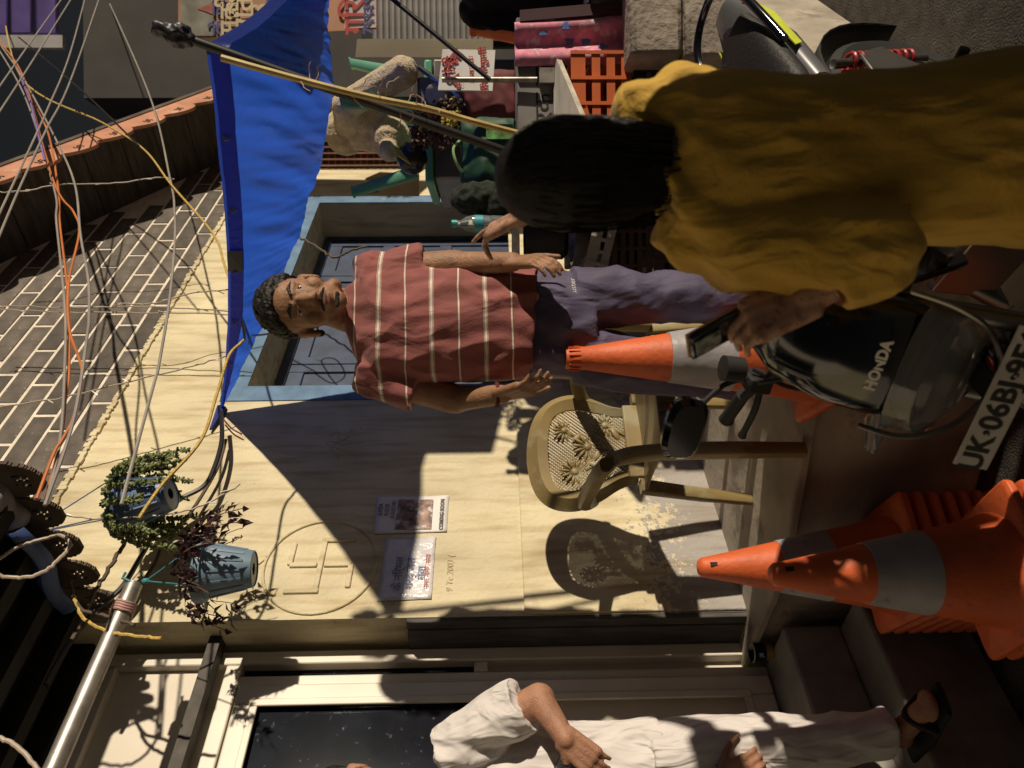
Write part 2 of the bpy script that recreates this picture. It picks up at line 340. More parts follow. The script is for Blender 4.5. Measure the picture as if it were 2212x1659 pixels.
# sloping roof edge: plank soffit and scalloped board
roof = MB().quadprism([(4.75, -.56, zs(4.75)+.05), (4.75, .3, zs(4.75)+.05), (1.2, .3, zs(1.2)+.05), (1.2, -.56, zs(1.2)+.05)], (0, 0, .05)).build('roof', M_BARGED, house)
sd = Vector((1, 0, -.6)).normalized(); su = Vector((.6, 0, 1)).normalized(); L0 = 0
t = 1.6
while t < 4.6:
    wq = .23+.05*rnd.random(); a = Vector((t, -.49, zs(t)+.02)); b2 = Vector((t+wq, -.49, zs(t+wq)+.02)); e = sd*.004
    mb = MB().quadprism([a+e, b2-e, b2-e+Vector((0, .55, 0)), a+e+Vector((0, .55, 0))], su*(.018+.006*rnd.random())); mb.build('soffit_plank', M_WOODD, roof); t += wq
def scallop(poly_n, t0, t1, zf, i0, thick, depth, top, parent, m, name, period=.24):
    mb = MB(); n = int((t1-t0)/period*10)
    up = []; lo = []
    for k in range(n+1):
        t = t0+(t1-t0)*k/n; ph = ((t-t0)/period) % 1
        d = depth*(.35+.65*math.sqrt(max(0, 1-(2*ph-1)**2)))
        up.append((t, i0, zf(t)+top)); lo.append((t, i0, zf(t)-d))
    vs = []
    for i in range(n+1): vs += [up[i], lo[i], (up[i][0], i0-thick, up[i][2]), (lo[i][0], i0-thick, lo[i][2])]
    fs = []
    for i in range(n):
        a, b = 4*i, 4*(i+1); fs += [(a, b, b+1, a+1), (a+2, a+3, b+3, b+2), (a, a+2, b+2, b), (a+1, b+1, b+3, a+3)]
    fs += [(0, 1, 3, 2), (4*n, 4*n+2, 4*n+3, 4*n+1)]
    return mb.add(vs, fs).build(name, m, parent)
bb = scallop(0, 1.7, 4.65, zs, -.53, .022, .19, .10, roof, M_BARGE, 'barge_board')
def gam(mb, o, x, u, s, w, n):        # four-armed auspicious mark made of short strokes
    o = Vector(o); x = Vector(x).normalized(); u = Vector(u).normalized()
    for a, b in (((-1, 0), (1, 0)), ((0, -1), (0, 1)), ((1, 0), (1, -1)), ((-1, 0), (-1, 1)), ((0, 1), (1, 1)), ((0, -1), (-1, -1))):
        mb.bar(o+(x*a[0]+u*a[1])*s, o+(x*b[0]+u*b[1])*s, w, .003, up=n)
for k in range(12):
    t = 1.7+.24*(k+.5); mb = MB(); gam(mb, (t, -.5535, zs(t)-.11), sd, su, .024, .008, (0, 1, 0)); mb.build('painted_mark', M_BLACKP, bb)
# carved bracket at the roof's low end
mb = MB(); c = Wl((4.35, -.3, 3.62))
br = MB()
for dz, rr in ((.34, .10), (.20, .075), (.08, .11), (-.06, .06), (-.16, .09)): br.ell((4.42, -.3, 3.55+dz), (rr, rr*.8, .09), nu=14, nv=8)
br.box(4.34, 4.50, -.36, .0, 3.28, 3.42); br.build('carved_bracket', M_BARGED, house, smooth=True)
# ================================================================ glass door and side light, set back
DI = .2
door = thing('glass_door', 'white plastic framed glass door with speckled dark panes above the cement steps', 'door', M=HM)
tr = -.028; bt = .54
mb = MB()
mb.box(tr-.055, tr, DI-.03, DI+.06, bt, 3.12); mb.box(-1.75, tr-.055, DI-.03, DI+.06, 3.05, 3.12); mb.box(-1.75, tr-.055, DI-.028, DI+.058, 2.57, 2.63)
mb.box(-.205+.03, -.205+.075, DI-.028, DI+.058, bt, 2.57); mb.box(tr-.10, tr-.055, DI-.026, DI+.056, 1.62, 1.675)
mb.build('door_frame', M_UPVC, door, bevel=.006)
MB().box(-1.7, tr-.055, DI+.01, DI+.022, 2.63, 3.05).build('transom_panel', M_PANEL, door)
MB().box(-.175, tr-.055, DI+.02, DI+.03, 1.675, 2.57).build('pane', M_GLASS, door)
MB().box(-.175, tr-.055, DI+.02, DI+.03, bt, 1.62).build('side_panel', M_PANEL, door)
dl = MB(); x1 = -.178; x0 = -1.15
dl.box(x1-.075, x1, DI-.055, DI+.0, bt+.01, 2.555); dl.box(x0, x0+.075, DI-.055, DI, bt+.01, 2.555)
for z0, z1 in ((bt+.01, bt+.12), (1.47, 1.56), (2.47, 2.555)): dl.box(x0+.075, x1-.075, DI-.054, DI-.001, z0, z1)
leaf = dl.build('door_leaf', M_UPVC, door, bevel=.008)
MB().box(x0+.075, x1-.075, DI-.03, DI-.02, 1.56, 2.47).build('pane', M_GLASS, leaf)
MB().box(x0+.075, x1-.075, DI-.03, DI-.02, bt+.12, 1.47).build('lower_panel', M_PANEL, leaf)
for z0, z1, nm in ((1.53, 2.49, 'glazing_bead'), (bt+.10, 1.49, 'glazing_bead')):
    mb = MB(); a, b = x0+.06, x1-.06
    mb.box(b-.028, b, DI-.064, DI-.05, z0, z1); mb.box(a, a+.028, DI-.064, DI-.05, z0, z1); mb.box(a+.028, b-.028, DI-.064, DI-.05, z1-.028, z1); mb.box(a+.028, b-.028, DI-.064, DI-.05, z0, z0+.028)
    mb.build(nm, M_UPVC, leaf, bevel=.004)
mb = MB().box(-1.8, .0, DI-.10, DI-.034, 2.655, 2.70); o = mb.build('angle_iron', M_RUST); o.matrix_basis = HM; tag(o, 'dark angle iron running across the top of the glass door', 'bar')
mb = MB().box(-.027, -.002, .05, DI+.05, .545, 1.93); mb.box(-.0205, -.0005, .002, .05, .545, 1.93)
o = mb.build('door_post', mat('grey_weathered_wood', (.085, .08, .075), .8, var=.3, vs=6, stretch=(6, 6, 1)), bevel=.004); o.matrix_basis = HM; tag(o, 'grey weathered plank set upright between yellow wall and door', 'post')
# papers pasted on the wall
def sheet(name, label, q, m=M_WHITEP, sag=.006):
    root = thing(name, label, 'poster', M=HM)
    def f(u, v):
        a = Vector(q[0]).lerp(Vector(q[1]), u); b = Vector(q[3]).lerp(Vector(q[2]), u); p = a.lerp(b, v)
        return (p.x, -.003-sag*(.5+.5*math.sin(9*u+4*v))*(.15+.5*abs(u-.5))-.022*max(0, u+v-1.72)**1.2-.016*max(0, v-u-.75), p.z)
    MB().grid(f, 12, 12).build('sheet', m, root, smooth=True, solid=.0008); return root
def wq(*pts): return [W(X, Y) for X, Y in pts]
p1 = sheet('poster', 'poster with a brown photograph pasted on the yellow wall', wq((808, 1155), (815, 1075), (970, 1072), (965, 1150)))
c = p1
MB().grid(lambda u, v: (.424+.165*u, -.0082, 1.86+.155*v), 4, 4).build('printed_picture', mat('halftone_print', (.30, .20, .17), .7, var=.8, vs=26, c2=(.68, .63, .60), c2s=18, c2t=.54), c, solid=.0008)
text('printed_lettering', 'BABA\nNEEB\nKARORI\nMAHARAJ', M_INKB, frame((.535, -.0088, 2.045), (1, 0, 0), (0, 0, 1)), .028, c, world=False, ext=.0003)
text('printed_lettering', 'COMING SOON', M_INK, frame((.505, -.0088, 1.818), (1, 0, 0), (0, 0, 1)), .024, c, world=False, ext=.0003, bold=.0008)
p2 = sheet('notice', 'glossy wrinkled notice sheet pasted beside the brown picture poster', wq((815, 1300), (835, 1165), (942, 1160), (932, 1295)), mat('glossy_plastic_sheet', (.70, .68, .70), .16, var=.15, vs=10, bump=.9, bs=26))
text('printed_lettering', 'के निर्मल\nशरद जल\nसेवा', mat('blue_print', (.16, .20, .36), .5), frame((.20, -.0088, 1.93), (1, 0, 0), (0, 0, 1)), .046, p2, world=False, ext=.0003)
text('printed_lettering', 'नगर निगम सेवा', mat('red_print', (.45, .11, .08), .5), frame((.21, -.0088, 1.862), (1, 0, 0), (0, 0, 1)), .03, p2, world=False, ext=.0003)
o = text('pencil_scribble', '9 Tc 2003 (', mat('pencil_line', (.50, .42, .28), .9), HM @ frame((.20, -.003, 1.77), (1, 0, 0), (0, 0, 1)), .038, house, ext=.0003, shear=.2)
# ================================================================ canopy over the door, its fascia, pipe
M_DARKC = mat('dark_canopy', (.022, .02, .019), .9, var=.3, vs=5)  # near-black colour for the whole canopy
can = thing('door_canopy', 'dark canopy over the glass door with scalloped fascia of cut-out marks', 'canopy', M=HM)
MB().quadprism([(.05, -.72, 3.24), (.05, .2, 3.24), (-2, .2, 3.24), (-2, -.72, 3.24)], (0, 0, .06)).build('roof_sheet', M_DARKC, can)
for k in range(5): MB().box(-1.9, .03, -.66+k*.2, -.60+k*.2, 3.16, 3.238).build('rafter', M_DARKC, can)
# tongues with the mark cut right through
def tongue(i0):
    cell = .0052; nx, nz = 30, 34
    S = {(7, z) for z in range(5, 10)} | {(x, 7) for x in range(5, 10)} | {(9, 5), (9, 6), (5, 8), (5, 9), (8, 9), (9, 9), (5, 5), (6, 5)}
    ins = lambda x, z: 0 <= x < nx and 0 <= z < nz and (z >= 18 or ((x-14.5)/13.6)**2 + ((18-z)/17.0)**2 < 1) and (x//2, z//2) not in S
    mb = MB(); y = lambda x: i0+(x-15)*cell; zz = lambda z: 3.03+z*cell; A, B = .052, .066
    for x in range(nx):
        for z in range(nz):
            if not ins(x, z): continue
            for X in (A, B): mb.add([(X, y(x), zz(z)), (X, y(x+1), zz(z)), (X, y(x+1), zz(z+1)), (X, y(x), zz(z+1))], [(0, 1, 2, 3)])
            for dx, dz_, p, q in ((1, 0, (x+1, z), (x+1, z+1)), (-1, 0, (x, z), (x, z+1)), (0, 1, (x, z+1), (x+1, z+1)), (0, -1, (x, z), (x+1, z))):
                if not ins(x+dx, z+dz_): mb.add([(A, y(p[0]), zz(p[1])), (A, y(q[0]), zz(q[1])), (B, y(q[0]), zz(q[1])), (B, y(p[0]), zz(p[1]))], [(0, 1, 2, 3)])
    me = mb.mesh('fascia_tongue', M_BARGED)
    b = bmesh.new(); b.from_mesh(me); bmesh.ops.remove_doubles(b, verts=b.verts, dist=1e-5); b.to_mesh(me); b.free()
    o = bpy.data.objects.new('fascia_tongue', me); col.objects.link(o); o.parent = can
for k in range(5): tongue(-.07-k*.165)
MB().box(.050, .068, -.86, .0, 3.20, 3.30).build('fascia_board', M_BARGED, can)
M_DBT = mat('dull_blue_sheet', (.05, .09, .25), .45, var=.3, vs=7)
o = MB().grid(lambda u, v: Wl((-.03-.03*math.sin(5*v), -.15-.45*u, 3.10+.12*v+.02*math.sin(7*u))), 10, 6).build('blue_sheet', M_DBT, smooth=True, solid=.002); tag(o, 'dull blue plastic sheet tucked behind the scalloped fascia', 'tarp')
mb = MB(); mb.ell(Wl((.03, -.66, 3.24)), (.10, .12, .085)); mb.ell(Wl((.05, -.58, 3.20)), (.06, .07, .06)); mb.ell(Wl((-.05, -.42, 3.33)), (.06, .07, .06)); mb.cap(Wl((.04, -.75, 3.30)), Wl((.0, -.45, 3.33)), .06, .05)
o = blob('white_sack', mb, mat('grubby_white_sack', (.36, .32, .33), .8, var=.2, vs=9), None, .012, 3, .012, .07); tag(o, 'grubby white sack lying over the scalloped fascia', 'sack')
MB_p = MB().tube([Wl((-.045, -.3, 2.85)), Wl((-2.0, -.3, 2.85))], .029, 18); pipe = MB_p.build('steel_pipe', M_STEEL, smooth=True); tag(pipe, 'grey steel pipe slung below the door canopy', 'pipe')
mb = MB()
for k in range(4): a0 = k; mb.tube([Wl((-.16+.01*k+.004*math.sin(3*a), -.3+.034*math.cos(a), 2.85+.034*math.sin(a))) for a in [2*math.pi*j/14 for j in range(15)]], .0055, 6)
tag(mb.build('pink_wire', mat('pinkish_wire', (.42, .24, .22), .5), smooth=True), 'pinkish wire wound round the steel pipe', 'wire')
# ================================================================ hanging flower pots
M_POT = mat('blue_grey_plastic_pot', (.10, .16, .30), .28, var=.12, vs=6, c2=(.22, .27, .33), c2s=9, c2t=.6)
M_POT2 = mat('faded_blue_plastic_pot', (.16, .24, .33), .42, var=.15, vs=8, c2=(.26, .31, .34), c2s=9, c2t=.58)
def pot(name, label, c, tilt, m, up, s=1.0):
    root = thing(name, label, 'flower pot', c, group=None)
    Mt = tilt
    pr = [(.062, -.10), (.066, -.097), (.098, .06), (.098, .065), (.112, .067), (.114, .10), (.106, .10), (.100, .07), (.086, .06)]
    MB().lathe([(r*s, z*s) for r, z in pr], 28, M=Mt, caps=False).build('pot', m, root, smooth=True)
    base = MB().lathe([(.022*s, -.096*s), (.062*s, -.096*s), (.062*s, -.090*s), (.022*s, -.090*s), (.022*s, -.096*s)], 20, M=Mt, caps=False).build('pot_base', m, root, smooth=True)
    rb = MB()
    for k in range(14):
        a = 2*math.pi*k/14; rb.bar(Mt @ Vector((.0715*s*math.cos(a), .0715*s*math.sin(a), -.07*s)), Mt @ Vector((.0955*s*math.cos(a), .0955*s*math.sin(a), .045*s)), .008*s, .006*s)
    rb.build('ribs', m, root)
    MB().ell((0, 0, 0), (.09*s, .09*s, .02*s), nu=14).build('soil', mat('potting_soil', (.03, .022, .016), .95), root).matrix_basis = Mt @ Matrix.Translation((0, 0, .07*s))
    return root
def leafmesh(mb, p, d, n, L, w_, fold=.3):
    d = d.normalized(); s = d.cross(n).normalized() if d.cross(n).length > 1e-4 else d.orthogonal(); n = s.cross(d)
    a = p; b = p+d*L*.45+s*w_+n*w_*fold; c = p+d*L-n*L*.2; e = p+d*L*.45-s*w_+n*w_*fold; m = p+d*L*.5
    mb.add([a, b, c, e, m], [(0, 1, 4), (1, 2, 4), (2, 3, 4), (3, 0, 4)])
M_SUC = mat('grey_green_succulent', (.16, .20, .075), .55, var=.35, vs=14, c2=(.30, .29, .12), c2s=20, c2t=.6)
M_PUR = mat('purple_leaf', (.055, .022, .032), .5, var=.5, vs=20, c2=(.12, .05, .07), c2s=16, c2t=.6)
M_STEM = mat('reddish_stem', (.20, .10, .06), .6)
c1 = Wl((.35, -.30, 2.945)); pa = pot('blue_pot', 'glossy blue pot with trailing grey green succulent hung from the fascia', c1, Matrix.Rotation(R(-14), 4, 'Y'), M_POT, None)
rr = random.Random(3); mb = MB()
for k in range(46):
    a = rr.random()*6.283; r0 = .085; p = c1+Vector((r0*math.cos(a), r0*math.sin(a), .11)); d = Vector((math.cos(a), math.sin(a), .25)); L = .05+.22*rr.random()**1.6
    if k < 14: L = .20+.10*rr.random()
    st = 0; 
    while st < L:
        d = (d + Vector((rr.uniform(-.18, .18), rr.uniform(-.18, .18), -.22))).normalized(); p = p+d*.011; st += .011
        if (p-c1-Vector((0, 0, p.z-c1.z))).length < .10 and p.z < c1.z+.05: p = p+Vector((math.cos(a), math.sin(a), 0))*.01
        for q in range(3):
            o = Vector((rr.gauss(0, 1), rr.gauss(0, 1), rr.gauss(0, 1))).normalized(); Mq = (d*.4+o).normalized().to_track_quat('Z', 'Y').to_matrix()
            mb.ell(p+o*.007, (.0056, .0056, .0115), Mq, 5, 4)
mb.build('foliage', M_SUC, pa, smooth=True, world=True)
mb = MB(); hk = Wl((.06, -.45, 3.22))
for a in (0, 2.1, 4.2): mb.tube([hk, c1+Vector((.11*math.cos(a), .11*math.sin(a), .09))], .0025, 5)
mb.build('hanger', mat('blue_cord', (.10, .14, .28), .6), pa, world=True)
c2 = Wl((.012, -.30, 2.545)); pb = pot('ribbed_pot', 'faded ribbed blue pot with purple trailing plant hung from the pipe end', c2, Matrix.Rotation(R(6), 4, 'X'), M_POT2, None, .98)
mb = MB(); ms = MB()
for k in range(30):
    a = rr.random()*6.283
    if k % 3: a = rr.gauss(-.6, 1.0)
    p = c2+Vector((.085*math.cos(a), .085*math.sin(a), .10)); d = Vector((math.cos(a), math.sin(a), .7)); L = .07+.15*rr.random(); pts = [p.copy()]; st = 0
    while st < L:
        d = (d + Vector((rr.uniform(-.22, .22), rr.uniform(-.22, .22), -.24))).normalized(); p = p+d*.016; st += .016; pts.append(p.copy())
        hz = Vector((p.x-c2.x, p.y-c2.y, 0))
        if hz.length < .112 and p.z < c2.z+.09: p += hz.normalized()*.012
        if rr.random() < .75:
            s = Vector((rr.gauss(0, 1), rr.gauss(0, 1), rr.gauss(-.2, .6))).normalized(); leafmesh(mb, p, (d*.4+s), Vector((0, 0, 1)), .038+.02*rr.random(), .0125)
    ms.tube(pts, .0016, 4)
mb.build('foliage', M_PUR, pb, world=True); ms.build('stems', M_STEM, pb, world=True)
mb = MB(); hk = Wl((-.03, -.3, 2.815))
for a in (.3, 2.4, 4.5): mb.tube([hk, c2+Vector((.11*math.cos(a), .11*math.sin(a), .09))], .0028, 5)
mb.ell(hk, (.011, .011, .014)); mb.tube([hk+Vector((.0, -.032, .02)), hk+Vector((.02, -.03, .065)), hk+Vector((.03, 0, .07))], .005, 6)
mb.build('hanger', mat('teal_cord', (.04, .20, .24), .6), pb, world=True)
# ================================================================ blue tarpaulin, its pole and cane
def tarpmat(name='blue_tarpaulin', cc=(.02, .07, .42), tcol=(.03, .13, .80, 1)):
    m = mat(name, cc, .36, var=.15, vs=3, bump=.5, bs=30); n, L, b = nodes(m); out = n['Material Output']
    tr = n.new('ShaderNodeBsdfTranslucent'); tr.inputs[0].default_value = tcol; mx = n.new('ShaderNodeMixShader'); mx.inputs[0].default_value = .62
    L.new(b.outputs[0], mx.inputs[1]); L.new(tr.outputs[0], mx.inputs[2]); L.new(mx.outputs[0], out.inputs[0]); return m
M_TARP = tarpmat()
TA = P(452, 100, 2.1); TB = Wl((1.20, -.02, 2.955)); TC = P(722, 205, 3.4); TE = Vector((1.50, 2.79, 2.36)); TG = Vector((1.80, 3.12, 2.28))
def tarp(u, v):
    s = u*1.45
    if s <= 1: f = TB.lerp(TA, s); g_ = TB.lerp(TC, s); g_.z -= .075*math.sin(math.pi*s);  f.z += -.05*math.sin(math.pi*s)
    else: q = (s-1)/.45; f = TA.lerp(TE, q); g_ = TC.lerp(TG, q); f.z -= .03*math.sin(math.pi*q)
    p = f.lerp(g_, v); p.z -= .05*math.sin(math.pi*v)*min(1, s*1.3)
    p.z += (.024*mnoise.noise(Vector((s*7, v*1.2, 1))) + .012*mnoise.noise(Vector((s*22+1.5*v, v*.8, 4))) + .006*mnoise.noise(Vector((s*55-2*v, v*1.1, 9))) + .003*mnoise.noise(Vector((s*110, v*6, 2))))*min(1, 5*s)*min(1, .12+v*3)
    return p
root = thing('blue_tarp', 'bright blue tarpaulin stretched from the pole top to the yellow wall', 'tarp', TB)
MB().grid(tarp, 200, 50).build('sheet', M_TARP, root, smooth=True, world=True)
def hem(u, v):
    p = tarp(u, 0); return p + Vector((.003*math.sin(31*u)*v, -.004, .008-.062*v*(min(1, .25+u*3))+.002*mnoise.noise(Vector((u*30, v*2, 0)))))
MB().grid(hem, 70, 3).build('hem', tarpmat('folded_blue_hem', (.02, .05, .36), (.02, .06, .42, 1)), root, smooth=True, world=True)
MB().grid(lambda u, v: TE.lerp(TG, u)+Vector((.02*math.sin(9*u), 0, -.40*v+.01)), 10, 8).build('added_shade_flap', M_TARP, root, smooth=True, world=True)  # out-of-view flap, added and sized for the upright shadow edge on the wall
mb = MB(); mb.tube([TB, Wl((1.16, -.02, 2.96)), Wl((1.05, -.02, 2.97))], [.03, .022, .006], 8); mb.build('tied_corner', mat('dark_blue_hem', (.02, .035, .22)), root, smooth=True, world=True)
hp = [hem(u, v)+Vector((-.004, -.004, 0)) for u, v in ((.36, .05), (.40, .05), (.40, .95), (.36, .95))]; MB().quadprism(hp, (0, .003, 0)).build('tape_patch', mat('navy_tape', (.012, .012, .05), .3), root, world=True)
for k in range(5):
    p = hem(.14+.11*k, .5); MB().lathe([(.007, -.002), (.013, -.002), (.013, .002), (.007, .002), (.007, -.002)], 12, M=Matrix.Translation(p+Vector((0, -.004, 0))) @ Matrix.Rotation(R(90), 4, 'X'), caps=False).build('eyelet', M_STEEL, root, world=True, smooth=True)
q0 = P(1100, 330, 2.3); pd = (q0-TA).normalized(); foot = TA+pd*((.62-TA.z)/pd.z); top = TA-pd*.05
o = MB().tube([top, foot], .0135, 12).build('tarp_pole', mat('black_pole', (.012, .011, .011), .45), smooth=True); tag(o, 'black slanting pole holding up the blue tarpaulin', 'pole')
mb = MB(); mb.ell(top-pd*.03, (.034, .036, .036)); mb.cap(top-pd*.02, top-pd*.085, .03, .022)
o = blob('wrapped_bag', mb, mat('crumpled_dark_plastic', (.02, .018, .03), .45), None, .006, 2, .010, .03); tag(o, 'crumpled dark plastic bag wrapped on the pole top', 'bag')
cp = [P(478, 125, 2.04), P(640, 170, 2.08), P(800, 210, 2.12), P(925, 235, 2.16), P(1020, 262, 2.2), P(1165, 300, 2.26)]
o = MB().tube(spline(cp), [.010]*31, 8).build('cane', mat('pale_cane', (.55, .42, .16), .5, var=.2, vs=20), smooth=True); tag(o, 'pale yellow cane tied along the black pole', 'cane')
mb = MB()
for k in range(14):
    a = rr.random(); p = cp[1].lerp(cp[3], a); pts = [p]
    d = Vector((rr.gauss(0, .3), rr.gauss(0, .2), rr.gauss(-.9, .5))).normalized()
    for j in range(8): d = (d+Vector((rr.gauss(0, .45), rr.gauss(0, .3), rr.gauss(0, .45)))).normalized(); pts.append(pts[-1]+d*.011)
    mb.tube(spline(pts, 2), .0014, 4)
tag(mb.build('dry_straw', mat('pinkish_straw', (.42, .28, .2), .7)), 'loose dry straw caught between the cane and black pole', 'straw', kind='stuff')
# ================================================================ cables, cords and strings of small lamps
M_WG = mat('grey_cable', (.30, .27, .25), .5); M_WK = mat('black_cable', (.018, .016, .017), .35); M_WO = mat('orange_cable', (.55, .17, .05), .5)
M_WY = mat('yellow_twisted_cord', (.55, .38, .10), .6, var=.3, vs=120); M_WP = mat('violet_cable', (.20, .15, .38), .5); M_WL = mat('pale_lamp_string', (.42, .35, .28), .5); M_WB = mat('brown_cord', (.10, .07, .05), .7)
M_BULB = mat('small_clear_bulb', (.75, .72, .66), .3)
def wire(name, label, pts, m, r, i=-.35, group=None, cat='cable', bulbs=0, jit=0):
    q = [WP(X, Y, i if len(o) == 0 else o[0]) for X, Y, *o in pts]; sp = spline(q, 8)
    if jit: sp = [p+Vector((rr.gauss(0, jit), rr.gauss(0, jit), rr.gauss(0, jit))) for p in sp]
    if bulbs:
        root = thing(name, label, cat, sp[0], group=group); MB().tube(sp, r, 6).build('cord', m, root, world=True, smooth=True)
        for k in range(bulbs):
            p = sp[int((k+.5)/bulbs*(len(sp)-1))]; MB().cap(p, p+Vector((rr.gauss(0, .01), rr.gauss(0, .01), rr.choice((-1, 1))*.03)), .0035, .0025, 6).build('bulb', M_BULB, root, world=True, smooth=True)
        return root
    return tag(MB().tube(sp, r, 7).build(name, m, smooth=True), label, cat, group)
wire('orange_cable', 'straight orange cable drooping across the tiled wall', [(-30, 30), (0, 94), (47, 161), (82, 236), (107, 298), (126, 411), (129, 483), (146, 632), (149, 795), (141, 862), (131, 949), (99, 1080)], M_WO, .006, -.70)
wire('orange_cable', 'looping orange cable beside the straight orange one', [(-30, 25), (2, 90), (50, 165), (113, 384), (159, 458), (171, 503), (149, 607), (149, 706), (171, 775), (177, 812), (161, 896), (134, 951), (117, 978), (79, 1078)], M_WO, .0055, -.74)
wire('grey_cable', 'thick grey cable crossing roof edge, tiles and yellow wall', [(231, -5), (320, 198), (367, 384), (377, 458), (377, 533), (365, 657), (342, 795), (335, 820), (283, 1011), (262, 1090)], M_WG, .006, -.66)
wire('grey_cable', 'grey cable sagging beside the orange cables', [(-30, 30), (0, 94), (47, 164), (119, 298), (161, 396), (174, 508), (191, 607), (192, 694), (190, 713), (161, 899), (97, 1092)], M_WG, .0058, -.78)
wire('grey_cable', 'thin grey cable running along the straight orange cable', [(-20, 80), (50, 200), (115, 400), (122, 480), (140, 660), (140, 790), (130, 950), (98, 1092)], M_WG, .0055, -.72)
wire('yellow_rope', 'twisted yellow rope looping from the dark sky to the tarp corner', [(5, 5), (47, 169), (221, 265), (310, 322), (370, 399), (459, 503), (484, 570), (516, 669), (528, 726), (521, 740), (494, 770), (466, 859), (434, 951), (352, 1045), (300, 1120)], M_WY, .006, -.68)
wire('violet_cable', 'short violet cable among the hanging wires', [(44, 165), (65, 220), (85, 300), (97, 347)], M_WP, .007, -.76)
for k, pts in enumerate(([(-10, 200), (60, 100), (150, -25)], [(-10, 255), (70, 132), (168, -25)], [(-10, 480), (60, 330), (103, 235), (150, 120), (188, -20)], [(-10, 530), (40, 411), (100, 280), (152, 175), (220, -20)], [(40, 80), (170, 190), (300, 315)])):
    wire('overhead_wire', ['lowest', 'second', 'long steep', 'long leaning', 'faint dark'][k]+' of the straight wires crossing the dark sky above the roof edge', pts, M_WG if k < 4 else M_WK, .0055, -.9, 'overhead wires')
wire('black_cable', 'thick black cable swooping from the tarp corner to the canopy', [(477, 890), (479, 950), (463, 1010), (440, 1050), (390, 1078), (345, 1115), (325, 1165), (300, 1210), (262, 1270), (205, 1320), (150, 1390), (100, 1480)], M_WK, .0105, -.12)
wire('black_cable', 'thinner black cable below the thick one on the yellow wall', [(488, 950), (470, 1010), (430, 1080), (395, 1130), (355, 1170), (335, 1215), (310, 1255), (280, 1300)], M_WB, .008, -.05)
wire('twisted_rope', 'dark twisted rope across the yellow wall beside the blue pot', [(305, 1120), (270, 1170), (235, 1230), (200, 1290), (160, 1380)], M_WB, .008, -.2, cat='rope', jit=.003)
for k, (pts, lb) in enumerate((([(-25, 416), (0, 415), (60, 412), (120, 400), (250, 395), (345, 383), (372, 388)], 'along the soffit boards'), ([(-30, 660), (0, 660), (150, 664), (300, 662), (500, 672)], 'straight across the tiles'), ([(-30, 667), (0, 668), (150, 675), (330, 676), (530, 681)], 'just below the straight one on the tiles'), ([(250, 655), (330, 655), (420, 632), (520, 622), (600, 600)], 'rising from the tiles to the tarp'), ([(-30, 885), (0, 880), (140, 858), (260, 829), (400, 795), (490, 770)], 'from the tiles to the twisted cord'), ([(100, 1100), (190, 1120), (330, 1115), (440, 1090), (520, 1045)], 'over the blue succulent pot'))):
    wire('lamp_string', 'pale string of tiny lamps '+lb, pts, M_WL, .0036, -.62 if k == 0 else -.33, cat='lamp string', bulbs=7, jit=.002)
wire('lamp_string', 'dangling pale lead with a small lamp beside the striped shirt man', [(528, 726), (575, 722), (610, 712), (645, 700)], M_WL, .005, -.45, cat='lamp string', bulbs=1)
wire('lamp_string', 'curled pale lead hanging in the window corner', [(500, 540), (560, 590), (620, 620), (660, 640), (690, 625), (670, 598), (640, 603), (680, 650), (715, 636)], M_WL, .0045, -.2, cat='lamp string', bulbs=2)
wire('frayed_cord', 'frayed brown cord tied from the tarp hem', [(505, 462), (560, 480), (620, 500), (680, 530), (720, 555), (760, 540), (790, 532)], M_WB, .007, -.3, cat='cord', jit=.003)
for k, (pts, m) in enumerate((([(160, 1290), (185, 1340), (240, 1365), (300, 1375), (350, 1380)], M_WY), ([(150, 1250), (170, 1310), (230, 1330), (290, 1350)], M_WB), ([(-30, 1215), (0, 1205), (40, 1180), (90, 1165), (140, 1150)], M_WL), ([(-30, 1245), (0, 1245), (50, 1248), (95, 1235), (140, 1195), (150, 1170), (120, 1150)], M_WL), ([(-30, 1585), (0, 1595), (40, 1615), (90, 1670)], M_WL))):
    wire('loose_cord', ['yellow cord end draped over the steel pipe', 'brown cord end knotted near the pipe', 'pale cord crossing the white sack', 'pale looping cord hanging before the fascia', 'frayed pale rope under the dark canopy'][k], pts, m, .006, -.55 if k > 1 else -.32, cat='cord', jit=.0015)
wire('red_string', 'short red string knotted on the wall below the tarp corner', [(482, 905), (500, 925), (522, 938)], mat('dark_red_string', (.16, .02, .02), .7), .004, -.03, cat='string')
mb = MB()
for k in range(9): a = rr.random()*6; mb.tube(spline([Wl((.93, -.03, 2.33)), Wl((.93+.05*math.cos(a), -.06, 2.33+.05*math.sin(a))), Wl((.93+.10*math.cos(a+1), -.03, 2.30+.09*math.sin(a+1)))], 4), .0025, 4)
tag(mb.build('dried_twigs', M_WL), 'small bunch of dried twigs stuck on the shaded wall', 'twigs')
